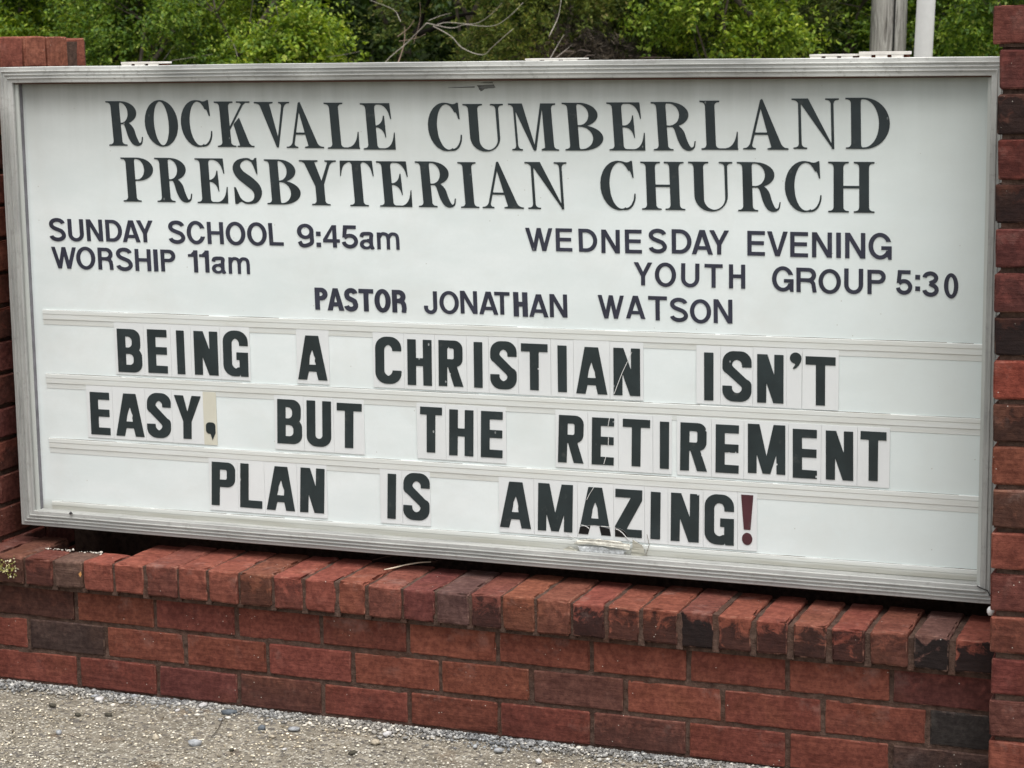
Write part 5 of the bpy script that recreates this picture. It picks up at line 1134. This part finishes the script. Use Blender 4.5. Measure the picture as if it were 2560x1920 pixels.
# dead branches, bleached, and a dark leaning limb
def dead(name, Y, L, label, m, foot):
    o = empty(name, foot, label=label, category='branch')
    G = Geo()
    for pts, r in L:
        n = len(pts); P = [(x-foot[0], Y+.12*math.sin(i*.9)-foot[1], z-foot[2]) for i, (x, z) in enumerate(pts)]
        # smooth
        Q = crom([tuple(p) for p in P], 4); G.tube(Q, [r*.38*(1-.6*i/len(Q)) for i in range(len(Q))], 5)
    G.build('limb', m, o, True); return o
XU = lambda u: -6.05+5.2*0+np.interp(u, [0, 640, 1280, 1920, 2560], [0, 2.31, 4.33, 6.15, 7.80])*.0
def bp(pts):     # picture-plane survey of the branch at 7.5 m beyond the wall
    U0 = [0, 640, 1280, 1920, 2560]; X0 = [-5.355, -3.507, -1.833, -.307, 1.083]; B0 = [1.523, 1.50, 1.473, 1.450, 1.433]
    return [(float(np.interp(u, U0, X0)), float(np.interp(u, U0, B0))+(100-v)*.00225) for u, v in pts]
dead('dead_branch', 7.5, [(bp(p), r) for p, r in (([(1074, 56), (1030, 85), (1000, 112), (968, 150), (950, 200)], .009), ([(1074, 56), (1112, 68), (1132, 66), (1160, 60), (1240, 64), (1290, 42), (1325, 5)], .007), ([(1100, 60), (1112, 54), (1170, 58), (1218, 38), (1265, 5)], .006), ([(1090, 64), (1118, 90), (1142, 121), (1200, 138), (1240, 118), (1285, 85), (1300, 70)], .008), ([(1010, 52), (990, 44), (972, 20), (925, -4)], .006), ([(1078, 50), (1096, 36), (1117, 30)], .004))], 'long bleached forked branch hanging across the dark gap', MTWIG, (-2.66, 7.5, 0))
dead('dead_branch', 7.7, [(bp(p), r) for p, r in (([(964, 170), (967, 110), (965, 65)], .010), ([(966, 92), (978, 70), (990, 48)], .006), ([(970, 104), (1000, 95), (1018, 84)], .004), ([(1007, 110), (1008, 50), (1006, 0)], .003))], 'short upright brown snag left of the bleached branch', mat_plain('brown_dead_wood', (.24, .17, .13), .85), (-2.66, 7.7, 0))
dead('dead_branch', 7.8, [(bp(p), r) for p, r in (([(1325, 160), (1334, 120), (1352, 85)], .007), ([(1330, 90), (1340, 40), (1345, -5)], .008), ([(1342, 150), (1360, 125), (1372, 112)], .004))], 'thin pale upright stick before the light green cedar', MTWIG, (-1.72, 7.8, 0))
dead('dead_branch', 8.0, [(bp(p), r) for p, r in (([(545, 170), (558, 125), (582, 60), (590, 10)],   .016), ([(556, 130), (590, 90), (615, 52)], .006), ([(500, 150), (475, 120), (455, 90)], .006), ([(310, 160), (312, 130), (318, 118)], .005), ([(330, 160), (375, 150), (415, 142)], .006), ([(690, 140), (705, 90), (714, 50)], .006), ([(660, 148), (720, 148), (800, 132)], .005))], 'bare grey stems standing in the pale shrub at left', mat_plain('grey_stem', (.22, .20, .17), .85), (-3.8, 8.0, 0))
dead('leaning_limb', 9.0, [(bp(p), r) for p, r in (([(775, 96), (785, 70), (795, 30), (820, -5), (850, -30)], .055), ([(775, 90), (820, 72), (855, 45), (900, 33), (960, 24), (1020, 22)], .055))], 'thick black leaning limb in the gap between shrubs', MDTW, (-3.2, 9.0, 0))
# second row: darker trees further in
BK = 'dark trees deeper in the woods'
lab = ['broad dark tree behind the tallest yellow-green shrub', 'dark tree behind the small-leaved shrub', 'shaded tree behind the black leaning limb', 'deep green tree behind the thin cedar', 'dark tree behind the light green cedar', 'tall tree rising behind the large dark cedar', 'deep green tree behind the wooden pole', 'dark tree behind the near brick pillar']
for i, l in enumerate(lab):
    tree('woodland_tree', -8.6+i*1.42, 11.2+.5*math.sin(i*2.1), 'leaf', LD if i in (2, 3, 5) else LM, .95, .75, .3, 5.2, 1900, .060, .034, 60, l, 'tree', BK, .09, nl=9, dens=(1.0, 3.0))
n = 120000; c = np.stack([RNG.uniform(-34, 26, n), 12.6+RNG.power(.75, n)*12, RNG.uniform(0, 1, n)], 1); bl = np.sin(c[:, 0]*.9+2*np.sin(c[:, 1]*.7))*.5+np.sin(c[:, 0]*2.3)*.3
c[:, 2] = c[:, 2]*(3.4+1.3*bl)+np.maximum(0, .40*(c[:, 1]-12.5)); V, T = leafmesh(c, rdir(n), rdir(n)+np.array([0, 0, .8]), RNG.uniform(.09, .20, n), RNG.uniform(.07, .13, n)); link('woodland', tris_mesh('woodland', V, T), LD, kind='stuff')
